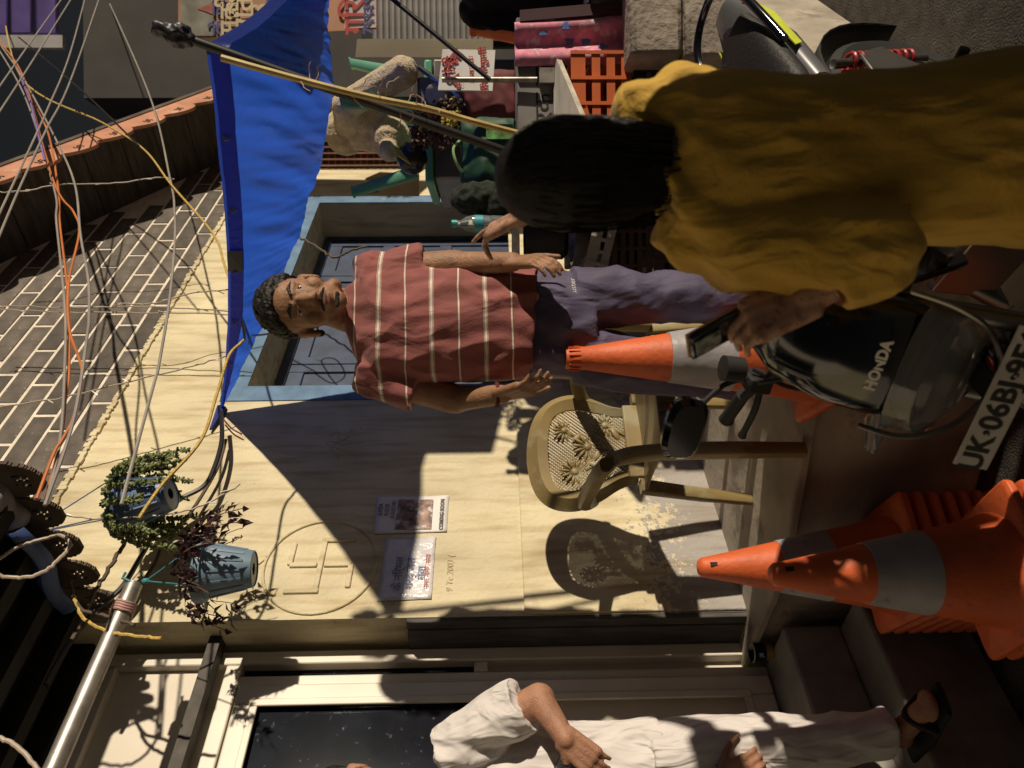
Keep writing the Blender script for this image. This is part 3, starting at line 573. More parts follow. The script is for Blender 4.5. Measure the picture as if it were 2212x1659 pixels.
# ================================================================ buildings behind the stall
bg_ = thing('grey_building', 'dark grey building beyond the yellow house', 'building', (3, 7.6, 0))
MB().box(2.95, 9, 7.6, 8.2, 0, 5.72).build('wall', M_GREYW, bg_, world=True)
MB().box(2.78, 9.1, 7.55, 7.598, 3.9, 4.15).build('ledge', M_BARGED, bg_, world=True)
MB().box(2.2, 2.95, 7.9, 8.2, 0, 4.2).build('side_wall', M_BARGED, bg_, world=True)
mb = MB()
for k in range(6): mb.box(3.24, 4.6, 6.86-.01*(k % 2), 6.90, 5.55+k*.22, 5.55+k*.22+.20)
sb = thing('purple_shutter', 'purple ribbed sign panel with white edge high against the dark sky', 'sign', P(75, 50, 6.9))
MB_s = mb.build('panel', mat('purple_panel', (.13, .09, .32), .4, var=.2, vs=4), sb, world=True, bevel=.03)
MB().box(3.12, 3.235, 6.85, 6.90, 5.5, 6.95).build('edge_strip', mat('dirty_white_strip', (.42, .41, .42), .7), sb, world=True)
# printed banner
BD = 5.2
ban = thing('printed_banner', 'orange printed temple banner with lines of red, blue and white lettering', 'banner', P(560, 40, BD))
def bq(X, Y): return P(X, Y, BD)
mb = MB().quadprism([bq(385, 85), bq(385, -180), bq(815, -160), bq(815, 62)], (0, .01, 0)); mb.build('sheet', mat('banner_orange', (.46, .24, .15), .6, var=.2, vs=3), ban, world=True)
f_ = Vector((0, -.006, 0))
MB().quadprism([bq(392, 78)+f_, bq(392, -120)+f_, bq(463, -120)+f_, bq(463, 78)+f_], (0, .004, 0)).build('printed_sky', mat('banner_grey', (.27, .26, .22), .6, var=.3, vs=8), ban, world=True)
mb = MB(); f2 = f_*1.6
for x0, x1, h in ((428, 460, 16), (438, 462, 34), (448, 463, 48)): mb.quadprism([bq(x1, 40-h/2)+f2, bq(x0, 20)+f2, bq(x1, h/2)+f2], (0, .003, 0))
mb.build('printed_temple', mat('banner_red', (.42, .12, .09), .6, var=.3, vs=20), ban, world=True)
MB().quadprism([bq(745, 62)+f_, bq(745, -120)+f_, bq(813, -120)+f_, bq(813, 60)+f_], (0, .004, 0)).build('white_strip', mat('banner_white', (.55, .48, .50), .6), ban, world=True)
M_BB = mat('banner_blue', (.07, .08, .24), .6); M_BW = mat('banner_cream', (.66, .55, .36), .6); M_BR = mat('banner_letter_red', (.45, .05, .04), .6)
for X, tx, m, sz in ((475, 'के लावण्यीवि ।', M_BB, .13), (497, 'मुकीय प्रम', M_BW, .17), (530, 'चिंती', M_BW, .18), (562, 'राउ', M_BW, .18), (590, 'वासम त', M_BB, .12), (768, 'गिर्यारक', M_BR, .20), (797, '7९९३९ 7९8s.', M_BB, .10)):
    text('printed_lettering', tx, m, frame(bq(X, 76)+f2*1.3, (1, 0, 0), (0, 0, 1)), sz, ban, align='LEFT', ext=.001, bold=.003)
# roller shutter, slat by slat, and a steel sheet canopy
rs = thing('roller_shutter', 'grey ribbed roller shutter of the closed shop behind the stall', 'shutter', P(1110, 40, 5.8))
sm = MB().quadprism([(0, 0, 0), (0, -.018, .012), (0, -.02, .03), (0, -.006, .044), (0, 0, .046)], (1.6, 0, 0)).mesh('slat', mat('ribbed_zinc', (.36, .35, .35), .45, .5, var=.15, vs=6))
a0 = P(1110, 88, 5.8)
for k in range(24):
    o = bpy.data.objects.new('slat', sm); col.objects.link(o); o.parent = rs; o.matrix_parent_inverse = wm(rs).inverted(); o.location = a0+Vector((0, 0, k*.046))
MB().box(a0.x-.02, a0.x+1.7, 5.86, 5.9, .6, a0.z+1.2).build('backing', M_BLACKP, rs, world=True)
mb = MB().quadprism([P(768, 122, 5.0), P(772, 84, 4.7), P(1065, 84, 4.7), P(1065, 122, 5.0)], (0, .01, .004)); o = mb.build('steel_sheet', mat('bright_steel', (.66, .65, .63), .35, .25, var=.1, vs=3, bump=.2, bs=4)); tag(o, 'shiny steel sheet standing behind the upturned green chair', 'metal sheet')
lt = thing('lattice_panel', 'reddish brown square lattice panel beside the yellow wall end', 'lattice', P(800, 335, 6.05))
x0, z0, z1 = P(800, 362, 6.05).x, P(905, 335, 6.05).z, P(690, 335, 6.05).z; ML = mat('red_oxide_lattice', (.26, .13, .09), .7, var=.2, vs=10)
MB().box(x0, x0+.5, 6.06, 6.08, z0-1.2, z1+.1).build('backing', mat('dim_lattice_back', (.12, .07, .05), .9), lt, world=True)
mb = MB()
for k in range(9): mb.box(x0+k*.05, x0+k*.05+.012, 6.028, 6.04, z0-1.2, z1+.1)
mb.build('uprights', ML, lt, world=True); mb = MB()
for k in range(40): mb.box(x0, x0+.5, 6.041, 6.053, z0-1.2+k*.052, z0-1.2+k*.052+.012)
mb.build('crossbars', ML, lt, world=True)
mb = MB().quadprism([P(772, 420, 4.55), P(790, 385, 4.5), P(820, 372, 4.45), P(905, 376, 4.4), P(905, 424, 4.5)], (.01, .02, 0)); cb = thing('cardboard_sheet', 'torn brown cardboard sheet leaning on the yellow wall', 'cardboard', P(905, 400, 4.45)); mb.build('board', M_CARD, cb, world=True)
MB().quadprism([P(785, 416, 4.52), P(790, 395, 4.48), P(822, 393, 4.44), P(818, 415, 4.5)], (-.002, -.004, 0)).build('printed_patch', mat('navy_print', (.02, .03, .08), .6), cb, world=True)
# ================================================================ the stall on the terrace
M_ZINC = mat('dull_zinc', (.22, .205, .185), .45, .6, var=.2, vs=7, c2=(.10, .09, .08), c2s=6, c2t=.6)
M_GREYB = mat('grey_board', (.22, .205, .20), .7, var=.2, vs=6, c2=(.13, .12, .12), c2s=8, c2t=.58)
cab = thing('steel_cabinet', 'dull steel cabinet carrying the upturned green chair', 'cabinet', (1.2, 3.75, .62))
MB().box(.98, 1.55, 3.52, 4.1, .62, 1.86).build('body', M_ZINC, cab, world=True, bevel=.01); MB().box(.97, 1.56, 3.505, 3.519, 1.60, 1.625).build('rail', M_STEEL, cab, world=True); MB().tube(spline([P(905, 145, 3.3), P(925, 160, 3.3), P(975, 195, 3.3), P(1010, 225, 3.3)]), .012, 8).build('handle', mat('chromed_tube', (.6, .6, .6), .15, 1), cab, world=True, smooth=True)
MB().box(1.22, 1.40, 3.36, 3.50, 1.70, 1.92).build('press_head', M_ZINC, cab, world=True, bevel=.012); MB().lathe([(.0, 0), (.05, 0), (.05, .03), (.0, .03)], 18, M=Matrix.Translation((1.30, 3.34, 1.83)) @ Matrix.Rotation(R(90), 4, 'X')).build('wheel', M_STEEL, cab, world=True, smooth=True)
tb = thing('stall_table', 'long stall table with grey front board and scrawled lettering', 'table', (1.15, 3.3, .62))
ax0, ax1 = P(1115, 345, 3.0).x, P(1115, 40, 3.0).x
MB().box(ax0, ax1, 3.0, 3.45, 1.45, 1.48).build('table_top', M_GREYB, tb, world=True, bevel=.004); MB().box(ax0+.002, ax1-.002, 2.985, 3.0, 1.325, 1.478).build('front_board', M_GREYB, tb, world=True, bevel=.003)
for x in (ax0+.03, ax1-.03):
    for y in (3.04, 3.41): MB().box(x-.02, x+.02, y-.02, y+.02, .62, 1.449).build('leg', M_WOODD, tb, world=True)
text('scrawled_lettering', 'प र्क ड्रा', M_BLACKP, frame((1.15, 2.983, 1.37), (1, 0, 0), (0, 0, 1)), .10, tb, ext=.0005)
mb = MB().tube([P(955, 172, 2.96), P(1160, 172, 2.96)], .011, 10); mb.box(1.205, 1.265, 2.955, 2.983, 1.33, 1.39); o = mb.build('steel_post', M_STEEL, tb, world=True, smooth=True)
def cloth(u, v):
    p = Vector((1.275+.17*u+.03*v*u, 2.965-.02*math.sin(9*u)-.03*v*v, 1.487-.53*v+.02*math.sin(6*u)*v)); return p
M_PINK = mat('pink_flowered_cloth', (.66, .24, .34), .8, var=.25, vs=22, c2=(.72, .52, .58), c2s=17, c2t=.55)
pc = thing('pink_tablecloth', 'pink flowered cloth hanging from the stall table end', 'cloth', (1.36, 2.95, .95)); MB().grid(cloth, 14, 18).build('sheet', M_PINK, pc, world=True, smooth=True, solid=.004)
for k in range(7):
    u, v = .15+.7*rr.random(), .1+.8*rr.random(); p = cloth(u, v)+Vector((0, -.006, 0)); mb = MB(); mb.ell(p, (.007, .0025, .007), nu=6, nv=4)
    for q in range(5): a = q*1.257; mb.ell(p+Vector((.011*math.cos(a), 0, .011*math.sin(a))), (.009, .002, .009), nu=6, nv=4)
    mb.build('printed_flower', mat('blue_print_flower', (.10, .16, .42), .8), pc, world=True)
MB().quadprism([cloth(1, .04)+Vector((.0, -.01, 0)), cloth(1, 1)+Vector((0, -.01, 0)), cloth(1, 1)+Vector((.045, -.01, 0)), cloth(1, .04)+Vector((.045, -.01, 0))], (0, .01, 0)).build('dark_border', mat('maroon_border', (.07, .03, .04), .8), pc, world=True)
o = MB().quadprism([P(1196, 112, 2.97), P(1196, 345, 2.97), P(1272, 345, 2.72), P(1272, 292, 2.72)], (0, .005, -.02)).build('white_plank', mat('whitewashed_plank', (.55, .50, .43), .8, var=.2, vs=5, stretch=(1, 8, 8))); tag(o, 'whitewashed plank resting under the stall front board', 'plank')
o = thing('white_sign', 'white hand-painted board with red lettering behind the steel post', 'sign', P(1065, 150, 3.2))
MB().quadprism([P(946, 194, 3.12), P(956, 106, 3.12), P(1070, 108, 3.12), P(1064, 196, 3.12)], (0, .012, 0)).build('board', mat('bright_white_board', (.82, .80, .77), .6), o, world=True)
c = P(985, 150, 3.12)
for ch, ang, dx, dz in (('शि', 38, -.050, -.01), ('कं', 14, -.018, .022), ('जी', -12, .018, .024), ('ला', -38, .052, -.002)):
    text('painted_lettering', ch, M_BR, frame(c+Vector((dx, -.004, dz)), (math.cos(R(ang)), 0, math.sin(R(ang))), (-math.sin(R(ang)), 0, math.cos(R(ang)))), .064, o, ext=.0005, bold=.0018)
text('painted_lettering', 'जीरा नींबूपानी', M_BR, frame(P(1046, 150, 3.12)+Vector((0, -.004, 0)), (1, 0, .05), (0, 0, 1)), .038, o, ext=.0005, bold=.0012)
text('painted_lettering', 'ताजा ठंडा', M_BR, frame(P(1019, 148, 3.12)+Vector((0, -.004, 0)), (1, 0, .05), (0, 0, 1)), .03, o, ext=.0005)
o = MB().tube([P(838, -10, 2.9), P(1058, 172, 2.9)], .009, 8).build('black_rod', MATS['black_pole'], smooth=True); tag(o, 'thin black rod slanting across the white painted board', 'rod')
def crate(name, label, x0, x1, y0, y1, z0, z1, m, group=None, nb=4, ncol=4):
    r = thing(name, label, 'crate', ((x0+x1)/2, (y0+y1)/2, z0), group=group); t = .007
    mb = MB(); mb.box(x0, x1, y0, y1, z0, z0+t); mb.build('base', m, r, world=True)
    for k in range(nb):
        za = z0+t+(z1-z0-t)*k/nb; zb = za+(z1-z0)/nb*(.55 if k < nb-1 else .95); mb = MB()
        mb.box(x0, x1, y0, y0+t, za, zb); mb.box(x0, x1, y1-t, y1, za, zb); mb.box(x0, x0+t, y0+t, y1-t, za, zb); mb.box(x1-t, x1, y0+t, y1-t, za, zb); mb.build('slat_band', m, r, world=True)
    mb = MB()
    for k in range(ncol+1):
        x = x0+(x1-x0)*k/ncol
        for ya, yb in ((y0-.005, y0-.0005), (y1+.0005, y1+.005)): MB().box(x-.007, x+.007, ya, yb, z0, z1).build('rib', m, r, world=True)
    return r
M_OR = mat('orange_crate_plastic', (.60, .13, .03), .5, var=.12, vs=6); M_BRC = mat('dark_brown_crate_plastic', (.05, .025, .022), .5, var=.2, vs=8); M_WHC = mat('dirty_white_crate_plastic', (.36, .35, .33), .6, var=.2, vs=9); M_BKC = mat('black_crate_plastic', (.02, .02, .02), .5)
crate('orange_crate', 'orange plastic crate under the whitewashed plank', .90, 1.30, 2.90, 3.2, 1.03, 1.27, M_OR)
crate('black_crate', 'black plastic crate below the orange crate', .92, 1.32, 2.88, 3.2, .82, 1.025, M_BKC); crate('white_crate', 'dirty white crate under the black crate', .92, 1.30, 2.9, 3.2, .62, .815, M_WHC)
crate('brown_crate', 'dark brown slotted crate beside the striped shirt man', .44, .82, 3.25, 3.58, .88, 1.11, M_BRC, nb=6, ncol=5); crate('brown_crate', 'dark brown crate at the bottom of the stack beside the man', .44, .82, 3.25, 3.58, .622, .875, M_BRC, nb=5)
r_ = crate('tilted_crate', 'dirty white lattice crate tipped on the brown crate stack', -.16, .16, -.12, .12, 0, .10, M_WHC, nb=2, ncol=6)
r_.matrix_basis = Matrix.Translation(P(1310, 560, 3.32)+Vector((0, 0, -.0))) @ Matrix.Rotation(R(14), 4, 'Y')
for ch in r_.children: ch.matrix_parent_inverse = Matrix.Identity(4)
mb = MB().lathe([(.0, 0), (.09, .01), (.14, .07), (.15, .10), (.145, .10), (.13, .06), (.08, .02), (0, .015)], 24, c=(.70, 3.45, 1.115), caps=False); tag(mb.build('steel_bowl', M_ZINC, smooth=True), 'grey steel bowl standing on the brown crates', 'bowl')
mb = MB().lathe([(.0, 0), (.13, 0), (.15, .02), (.15, .22), (.142, .22), (.14, .03), (0, .02)], 26, c=(.80, 3.86, 1.2), caps=False); mb.lathe([(.15, .2), (.158, .2), (.158, .212), (.15, .212)], 26, c=(.80, 3.86, 1.2), caps=False); tag(mb.build('cooking_pot', M_BLACKP, smooth=True), 'sooty black cooking pot behind the steel bowl', 'pot')
MB_ = MB().box(.62, .97, 3.68, 4.02, .622, 1.198); tag(MB_.build('pot_stand', M_WOODD, bevel=.006), 'dark wooden box carrying the sooty pot', 'box')
ms = MB().loft([(P(1113, 222, 3.33), (.115, 0, 0), (0, .12, 0)), (P(1060, 222, 3.33), (.12, 0, 0), (0, .12, 0)), (P(1030, 218, 3.33), (.115, 0, .02), (0, .115, 0)), (P(1004, 224, 3.33), (.10, 0, .035), (0, .10, 0))], e=5)
o = blob('maroon_bag', ms, mat('maroon_cloth', (.14, .025, .03), .75, var=.2, vs=9), None, .008, 4, .006, .08); tag(o, 'maroon cloth bag standing on the stall table', 'bag')
gb = thing('green_bag', 'dark green shopping bag with a light printed flap beside the maroon bag', 'bag', P(1110, 335, 3.12)); gm = MB().loft([(P(1112, 335, 3.12), (.14, 0, 0), (0, .09, 0)), (P(1040, 335, 3.12), (.145, 0, 0), (0, .09, 0)), (P(996, 330, 3.12), (.13, 0, .0), (0, .035, 0))], e=4)
blob('bag_body', gm, mat('dark_green_fabric', (.012, .06, .03), .6, var=.2, vs=9), gb, .008, 3, .01, .09)
MB().quadprism([P(1050, 300, 3.02), P(1050, 268, 3.02), P(1108, 268, 3.02), P(1108, 300, 3.02)], (0, .012, 0)).build('printed_flap', mat('light_green_print', (.10, .28, .08), .7, var=.6, vs=30), gb, world=True)
MB().tube(spline([P(998, 300, 3.08), P(980, 320, 3.05), P(985, 350, 3.05), P(998, 372, 3.08)]), .006, 6).build('handle', mat('pale_green_strap', (.30, .50, .20), .7), gb, world=True, smooth=True)
bk = MB(); bk.ell(P(1040, 430, 3.05), (.075, .09, .13)); bk.ell(P(1085, 440, 3.05), (.09, .09, .12)); o = blob('black_sack', bk, mat('black_green_fuzzy_sack', (.015, .022, .014), .95, var=.5, vs=60), None, .008, 3, .012, .05); tag(o, 'black fuzzy sack leaning on the green bag', 'sack')
wb = thing('water_bottle', 'clear water bottle with teal cap behind the pointing hand', 'bottle', P(1015, 483, 3.0)+Vector((0, 0, -.17)))
MC = mat('clear_plastic', (.75, .82, .84), .08, trans=.85, var=.02)
MB().lathe([(.001, 0), (.032, 0), (.034, .01), (.034, .07), (.031, .09), (.034, .11), (.034, .155), (.028, .185), (.014, .205), (.013, .225)], 18).build('body', MC, wb, smooth=True); MB().lathe([(.0345, .115), (.0348, .15)], 18, caps=False).build('label_band', mat('teal_label', (.03, .30, .36), .5), wb, smooth=True); MB().lathe([(.001, .222), (.016, .222), (.016, .243), (.001, .244)], 16).build('cap', mat('teal_cap', (.02, .33, .34), .4), wb, smooth=True)
o = MB().box(.50, .80, 2.96, 3.06, P(1015, 483, 3.0).z-.20, P(1015, 483, 3.0).z-.17).build('bottle_shelf', M_WOODD); tag(o, 'narrow dark shelf board under the water bottle', 'shelf')
# upturned green chair with the fleecy toy on it
M_GRN = mat('sea_green_plastic', (.12, .38, .24), .45, var=.15, vs=5, c2=(.20, .48, .34), c2s=4, c2t=.56)
gc = thing('green_chair', 'sea green plastic chair standing upturned on the steel cabinet', 'chair', (1.2, 3.75, 1.87))
sa = P(903, 148, 3.55); sb2 = P(903, 392, 3.55)
MB().box(sb2.x-.02, sa.x+.02, 3.5, 3.95, 1.862, 1.90).build('seat', M_GRN, gc, world=True, bevel=.01)
for a, b in (((895, 165, 3.5), (762, 138, 3.5)), ((900, 225, 3.45), (742, 222, 3.3)), ((900, 372, 3.5), (766, 414, 3.45)), ((900, 260, 3.9), (800, 250, 3.95))):
    p, q = P(*a), P(*b); MB().loft([(p, (.03, 0, .006), (0, .026, 0)), (q, (.021, 0, .005), (0, .02, 0)), (q+(q-p).normalized()*.012, (.027, 0, .005), (0, .025, 0))], e=5, n=16).build('leg', M_GRN, gc, world=True, bevel=.004)
tk = MB(); tk.ell(P(800, 262, 3.72), (.155, .15, .19)); tk.ell(P(745, 285, 3.75), (.12, .13, .10)); tk.ell(P(845, 300, 3.68), (.11, .12, .10)); tk.cap(P(866, 158, 3.34), P(748, 228, 3.48), .078, .064); tk.cap(P(748, 228, 3.48), P(760, 262, 3.66), .07, .09); tk.ell(P(880, 150, 3.6), (.06, .06, .05)); tk.ell(P(840, 325, 3.6), (.055, .06, .05))
M_FL = mat('cream_fleece', (.60, .48, .31), .95, var=.15, vs=30, bump=.8, bs=150, sheen=.3)
o = thing('plush_toy', 'big cream fleecy plush toy slumped in the upturned green chair', 'plush toy', P(880, 260, 3.7)); blob('body', tk, M_FL, o, .007, 4, .0035, .014)
cpz = P(890, 342, 3.3)
hat = thing('baseball_cap', 'black cap with a yellow brim hung beside the plush toy', 'cap', cpz); mh = MB(); mh.ell(cpz, (.075, .08, .07)); blob('crown', mh, mat('glossy_black_cloth', (.01, .01, .013), .35), hat, .008, 2, .004, .04)
MB().loft([(P(862, 322, 3.25), (.02, 0, .03), (0, .01, 0)), (P(872, 345, 3.22), (.02, 0, .03), (0, .012, 0))], e=3).build('brim', mat('yellow_cloth', (.55, .42, .05), .7), hat, world=True, smooth=True)
fb = thing('dried_flowers', 'heap of dried brown flowers with a yellow bunch on the stall', 'flowers', P(1000, 280, 3.2)); mb = MB(); m2 = MB(); m3 = MB()
for k in range(520):
    X = 890+110*rr.random(); Y = 225+105*rr.random()-(X-890)*.15; p = P(X, Y, 3.18+.25*rr.random()); a = (mb, mb, mb, m2, m3)[rr.randrange(5)] if rr.random() < .45 else mb
    a.ell(p, (.006+.006*rr.random(), .006, .006+.006*rr.random()), Matrix.Rotation(rr.random()*3, 3, 'Y'), 5, 4)
for k in range(60): m2.ell(P(955+34*rr.random(), 240+32*rr.random(), 3.1+.05*rr.random()), (.008, .008, .008), None, 6, 4)
tag(mb.build('brown_heads', mat('dry_brown', (.09, .055, .04), .9, var=.5, vs=30), fb, world=True), kind='stuff'); m2.build('yellow_heads', mat('dry_yellow', (.50, .38, .05), .8, var=.3, vs=30), fb, world=True); m3.build('pink_heads', mat('dry_pink', (.35, .18, .15), .8), fb, world=True)
# stone blocks at the stall's open end
for k, (x0, x1, y, z0, z1) in enumerate(((1.20, 1.62, 2.72, .62, .86), (1.22, 1.66, 2.74, .865, 1.06), (1.42, 1.85, 2.95, .62, 1.16))):
    mb = MB().box(x0, x1, y, y+.22, z0, z1); o = mb.build('stone_block', mat('pale_rough_stone', (.36, .31, .26), .95, var=.25, vs=6, bump=1, bs=30), bevel=.02); tag(o, ['lower pale rough stone block beside the motorcycle tail', 'upper pale rough stone block beside the motorcycle tail', 'taller pale stone block behind the stacked pair'][k], 'stone')
# papers, box of trash
crate('black_crate', 'black slatted crate behind the pink cloth carrying the small cone', 1.50, 1.9, 3.5, 3.9, .62, 1.09, M_BKC, nb=6)
# ================================================================ traffic cones
M_CONE = mat('orange_cone_plastic', (.62, .115, .03), .55, var=.16, vs=6, c2=(.36, .085, .04), c2s=16, c2t=.60, bump=.2, bs=60)
M_SLV = mat('grey_reflective_sleeve', (.34, .32, .34), .45, var=.2, vs=7, bump=.35, bs=22, c2=(.18, .17, .18), c2s=18, c2t=.62)
def cone(label, loc, rz, s=1.0, h=.66, base=.35, group=None, tip='round', lean=0):
    r = thing('traffic_cone', label, 'traffic cone', loc, rz, group)
    b = base/2*s; H = h*s
    mb = MB(); pr = [(b*.97, 0), (b, .006), (b, .022), (b*.94, .03)]
    sq = [(1, .84), (.985, .93), (.96, .96), (.93, .985), (.84, 1)]
    ring = [(x, y) for x, y in sq] + [(-y, x) for x, y in sq] + [(-x, -y) for x, y in sq] + [(y, -x) for x, y in sq]
    vs = [(x*q, y*q, z) for q, z in pr for x, y in ring]; n = len(ring)
    mb.add(vs, [(i*n+j, i*n+(j+1) % n, (i+1)*n+(j+1) % n, (i+1)*n+j) for i in range(3) for j in range(n)] + [list(range(n))[::-1], list(range(3*n, 4*n))])
    mb.build('base', M_CONE, r, bevel=.004)
    rb = b*.80; rt = .026*s
    R_ = lambda z: rb+(rt-rb)*(z-.03)/(H-.03)
    prof = [(rb*1.06, .0301), (rb*1.0, .045), (R_(.2*H), .2*H), (R_(.5*H), .5*H), (R_(.8*H), .8*H)]
    if tip == 'round': prof += [(R_(.955*H), .955*H), (rt*1.15, .975*H), (rt*.8, .992*H), (.001, H)]
    else: prof += [(R_(.93*H), .93*H), (rt*1.35, .935*H), (rt*1.2, H), (rt*.85, H), (rt*.8, .9*H)]
    MB().lathe(prof, 32, caps=False).build('body', M_CONE, r, smooth=True)
    z0, z1 = .36*H, .60*H
    MB().lathe([(R_(z0)+.0006, z0-.001), (R_(z0)+.003, z0), (R_(z1)+.003, z1), (R_(z1)+.0006, z1+.001)], 32, caps=False).build('reflective_sleeve', M_SLV, r, smooth=True)
    if tip == 'round': MB().box(-.006, .006, -R_(.93*H)-.002, -R_(.93*H)+.012, .905*H, .945*H).build('slot', M_BLACKP, r)
    else:
        mb = MB()
        for k in range(16): a = k*.3927; mb.box(-.0012, .0012, rt*1.28, rt*1.42, .945*H, .99*H, Matrix.Rotation(a, 4, 'Z'))
        mb.build('grip_ribs', M_CONE, r)
    return r
ca = P(1660, 1242, 1.9); cb_ = P(1505, 1226, 2.27)
top1 = cone('orange cone topping the shorter nested stack on the road', (ca.x, ca.y, ca.z-.62), R(38), h=.62, base=.355)
for k in range(1, 7):
    z = ca.z-.62-.046*k
    if z > -.01:
        c_ = copytree(top1); c_.location = (ca.x, ca.y, max(z, 0)); tag(c_, 'orange cone nested under the top cone of the shorter stack', group='cones nested in the shorter stack')
top2 = cone('orange cone topping the taller nested stack beside the steps', (cb_.x, cb_.y, cb_.z-.62), R(30), h=.62, base=.355)
for k in range(1, 9):
    z = cb_.z-.62-.046*k
    if z > -.01:
        c_ = copytree(top2); c_.location = (cb_.x, cb_.y, max(z, 0)); tag(c_, 'orange cone nested under the top cone of the taller stack', group='cones nested in the taller stack')
pm = P(1222, 778, 2.17); cone('worn orange cone standing in front of the striped shirt man', (pm.x+.005, pm.y, .622), R(15), h=pm.z-.622, base=.34, tip='open')
pr_ = P(1014, 62, 3.7); cone('orange cone with dirty white sleeve on the black crate behind the pink cloth', (pr_.x, pr_.y, 1.095), R(10), h=pr_.z-1.095, base=.34, tip='open')
# ================================================================ patterned plastic chair
M_CH = mat('marbled_brown_plastic', (.27, .20, .085), .42, spec=.35, var=.3, vs=4, c2=(.32, .28, .17), c2s=6, c2t=.52, stretch=(1, 1, .5))
def plastic_chair():
    r = thing('plastic_chair', 'marbled brown plastic armchair with flower patterned backrest', 'chair', (-.125, 2.615, .622), R(30))
    # back: rim, lattice, flowers. local -y faces the viewer
    def bp(x, z):                     # bent, leaning backrest plane
        return Vector((x, .20+(z-.42)*.26-.35*x*x, z))
    def half(z): return {0: 0}.get(z, .215*math.sin(min(1, max(0, (z-.36)/.30))*1.05+.45))
    outl = [(-.155, .43), (-.175, .50), (-.215, .57), (-.245, .65), (-.235, .73), (-.19, .79), (-.11, .825), (0, .838)]
    outl = outl + [(-x, z) for x, z in outl[::-1][1:]]
    inl = [(-.115, .44), (-.118, .50), (-.145, .57), (-.168, .65), (-.165, .70), (-.14, .735), (-.08, .752), (0, .757)]
    inl = inl + [(-x, z) for x, z in inl[::-1][1:]]
    vs = []; n = len(outl)
    o2 = spline([(x, 0, z) for x, z in outl], 4); i2 = spline([(x, 0, z) for x, z in inl], 4); n = len(o2)
    for a, b in zip(o2, i2):
        m = (a+b)/2; vs += [bp(a.x, a.z)+Vector((0, .03, 0)), bp(m.x, m.z)+Vector((0, -.014, 0)), bp(b.x, b.z), bp(b.x, b.z)+Vector((0, .012, 0))]
    fs = [(4*i+j, 4*(i+1)+j, 4*(i+1)+j+1, 4*i+j+1) for i in range(n-1) for j in range(3)] + [(4*i+3, 4*(i+1)+3, 4*(i+1), 4*i) for i in range(n-1)]
    MB().add(vs, fs).build('back_rim', M_CH, r, smooth=True)
    import bisect
    def inside(x, z):
        c = False; q = [(p.x, p.z) for p in i2]
        for k in range(len(q)):
            (x1, z1), (x2, z2) = q[k], q[k-1]
            if (z1 > z) != (z2 > z) and x < (x2-x1)*(z-z1)/(z2-z1)+x1: c = not c
        return c
    flowers = [(-.092, .66, .058), (.005, .605, .062), (.085, .69, .05), (.085, .535, .052), (-.05, .515, .034)]
    mb = MB(); s = .0145
    for k in range(-40, 60):
        for sg in (1, -1):
            seg = []
            for j in range(0, 60):
                x = -.19+j*.0065; z = .44+k*s*1.0+(x if sg > 0 else -x)
                if inside(x, z): seg.append(bp(x, z)+Vector((0, .006, 0)))
                else:
                    if len(seg) > 1: mb.bar(seg[0], seg[-1], .0060, .004, up=(0, 1, 0))
                    seg = []
            if len(seg) > 1: mb.bar(seg[0], seg[-1], .0060, .004, up=(0, 1, 0))
    mb.build('back_lattice', M_CH, r)
    mb = MB()
    for fx, fz, fr in flowers:
        c = bp(fx, fz)+Vector((0, -.002, 0)); mb.ell(c, (fr*.28, .008, fr*.28), nu=10, nv=6)
        for q in range(13):
            a = q*2*math.pi/13; d = Vector((math.cos(a), 0, math.sin(a))); Mq = Matrix.Rotation(-a, 3, 'Y'); mb.ell(c+d*fr*.63, (fr*.37, .006, fr*.11), Mq, 8, 5)
    for a, b in (((-.05, .46), (.0, .58)), ((.03, .46), (.085, .53)), ((-.02, .46), (-.09, .62)), ((.04, .62), (.075, .68))): mb.tube([bp(*a)+Vector((0, -.001, 0)), bp(*b)+Vector((0, -.001, 0))], .005, 6)
    for lx, lz, an in ((-.03, .57, .6), (.045, .50, -.5), (-.075, .58, 1.9), (.05, .64, .9)): mb.ell(bp(lx, lz)+Vector((0, -.002, 0)), (.03, .005, .013), Matrix.Rotation(an, 3, 'Y'), 10, 5)
    mb.build('back_flowers', M_CH, r, smooth=True)
    def seat(u, v): x = (u-.5)*.44*(1-.1*v); y = -.22+.44*v; return Vector((x, y, .425-.018*v-.012*math.cos((u-.5)*5)*math.sin(v*3)))
    MB().grid(seat, 12, 12).build('seat', M_CH, r, smooth=True, solid=.012)
    mb = MB()
    for k in range(15): x = -.2+k*.0285; mb.bar((x, -.225, .425), (x+.008, -.222, .375), .008, .006, up=(0, 1, 0))
    mb.box(-.225, .225, -.222, -.214, .37, .428); mb.build('seat_front', M_CH, r)
    MB().box(-.15, .15, .18, .20, .40, .47).build('back_foot', M_CH, r, bevel=.006)
    for s_ in (-1, 1):
        arm = spline([(s_*.20, .27, .60), (s_*.255, .16, .645), (s_*.268, -.02, .64), (s_*.262, -.17, .615), (s_*.25, -.225, .56), (s_*.24, -.235, .43)], 5)
        mb = MB(); k = len(arm)
        mb.loft([(p, Vector((.030-.006*(i/k), 0, 0)), ((0, .004, .024) if i < k*.62 else (0, .026, .008))) for i, p in enumerate(arm)], e=3, n=12); mb.build('arm', M_CH, r, smooth=True)
        mb = MB(); mb.loft([((s_*.23, -.215, .43), (.026, 0, 0), (0, .024, 0)), ((s_*.238, -.235, .2), (.024, 0, 0), (0, .022, 0)), ((s_*.248, -.25, 0), (.022, 0, 0), (0, .02, 0))], e=5, n=16); mb.build('leg', M_CH, r, smooth=True)
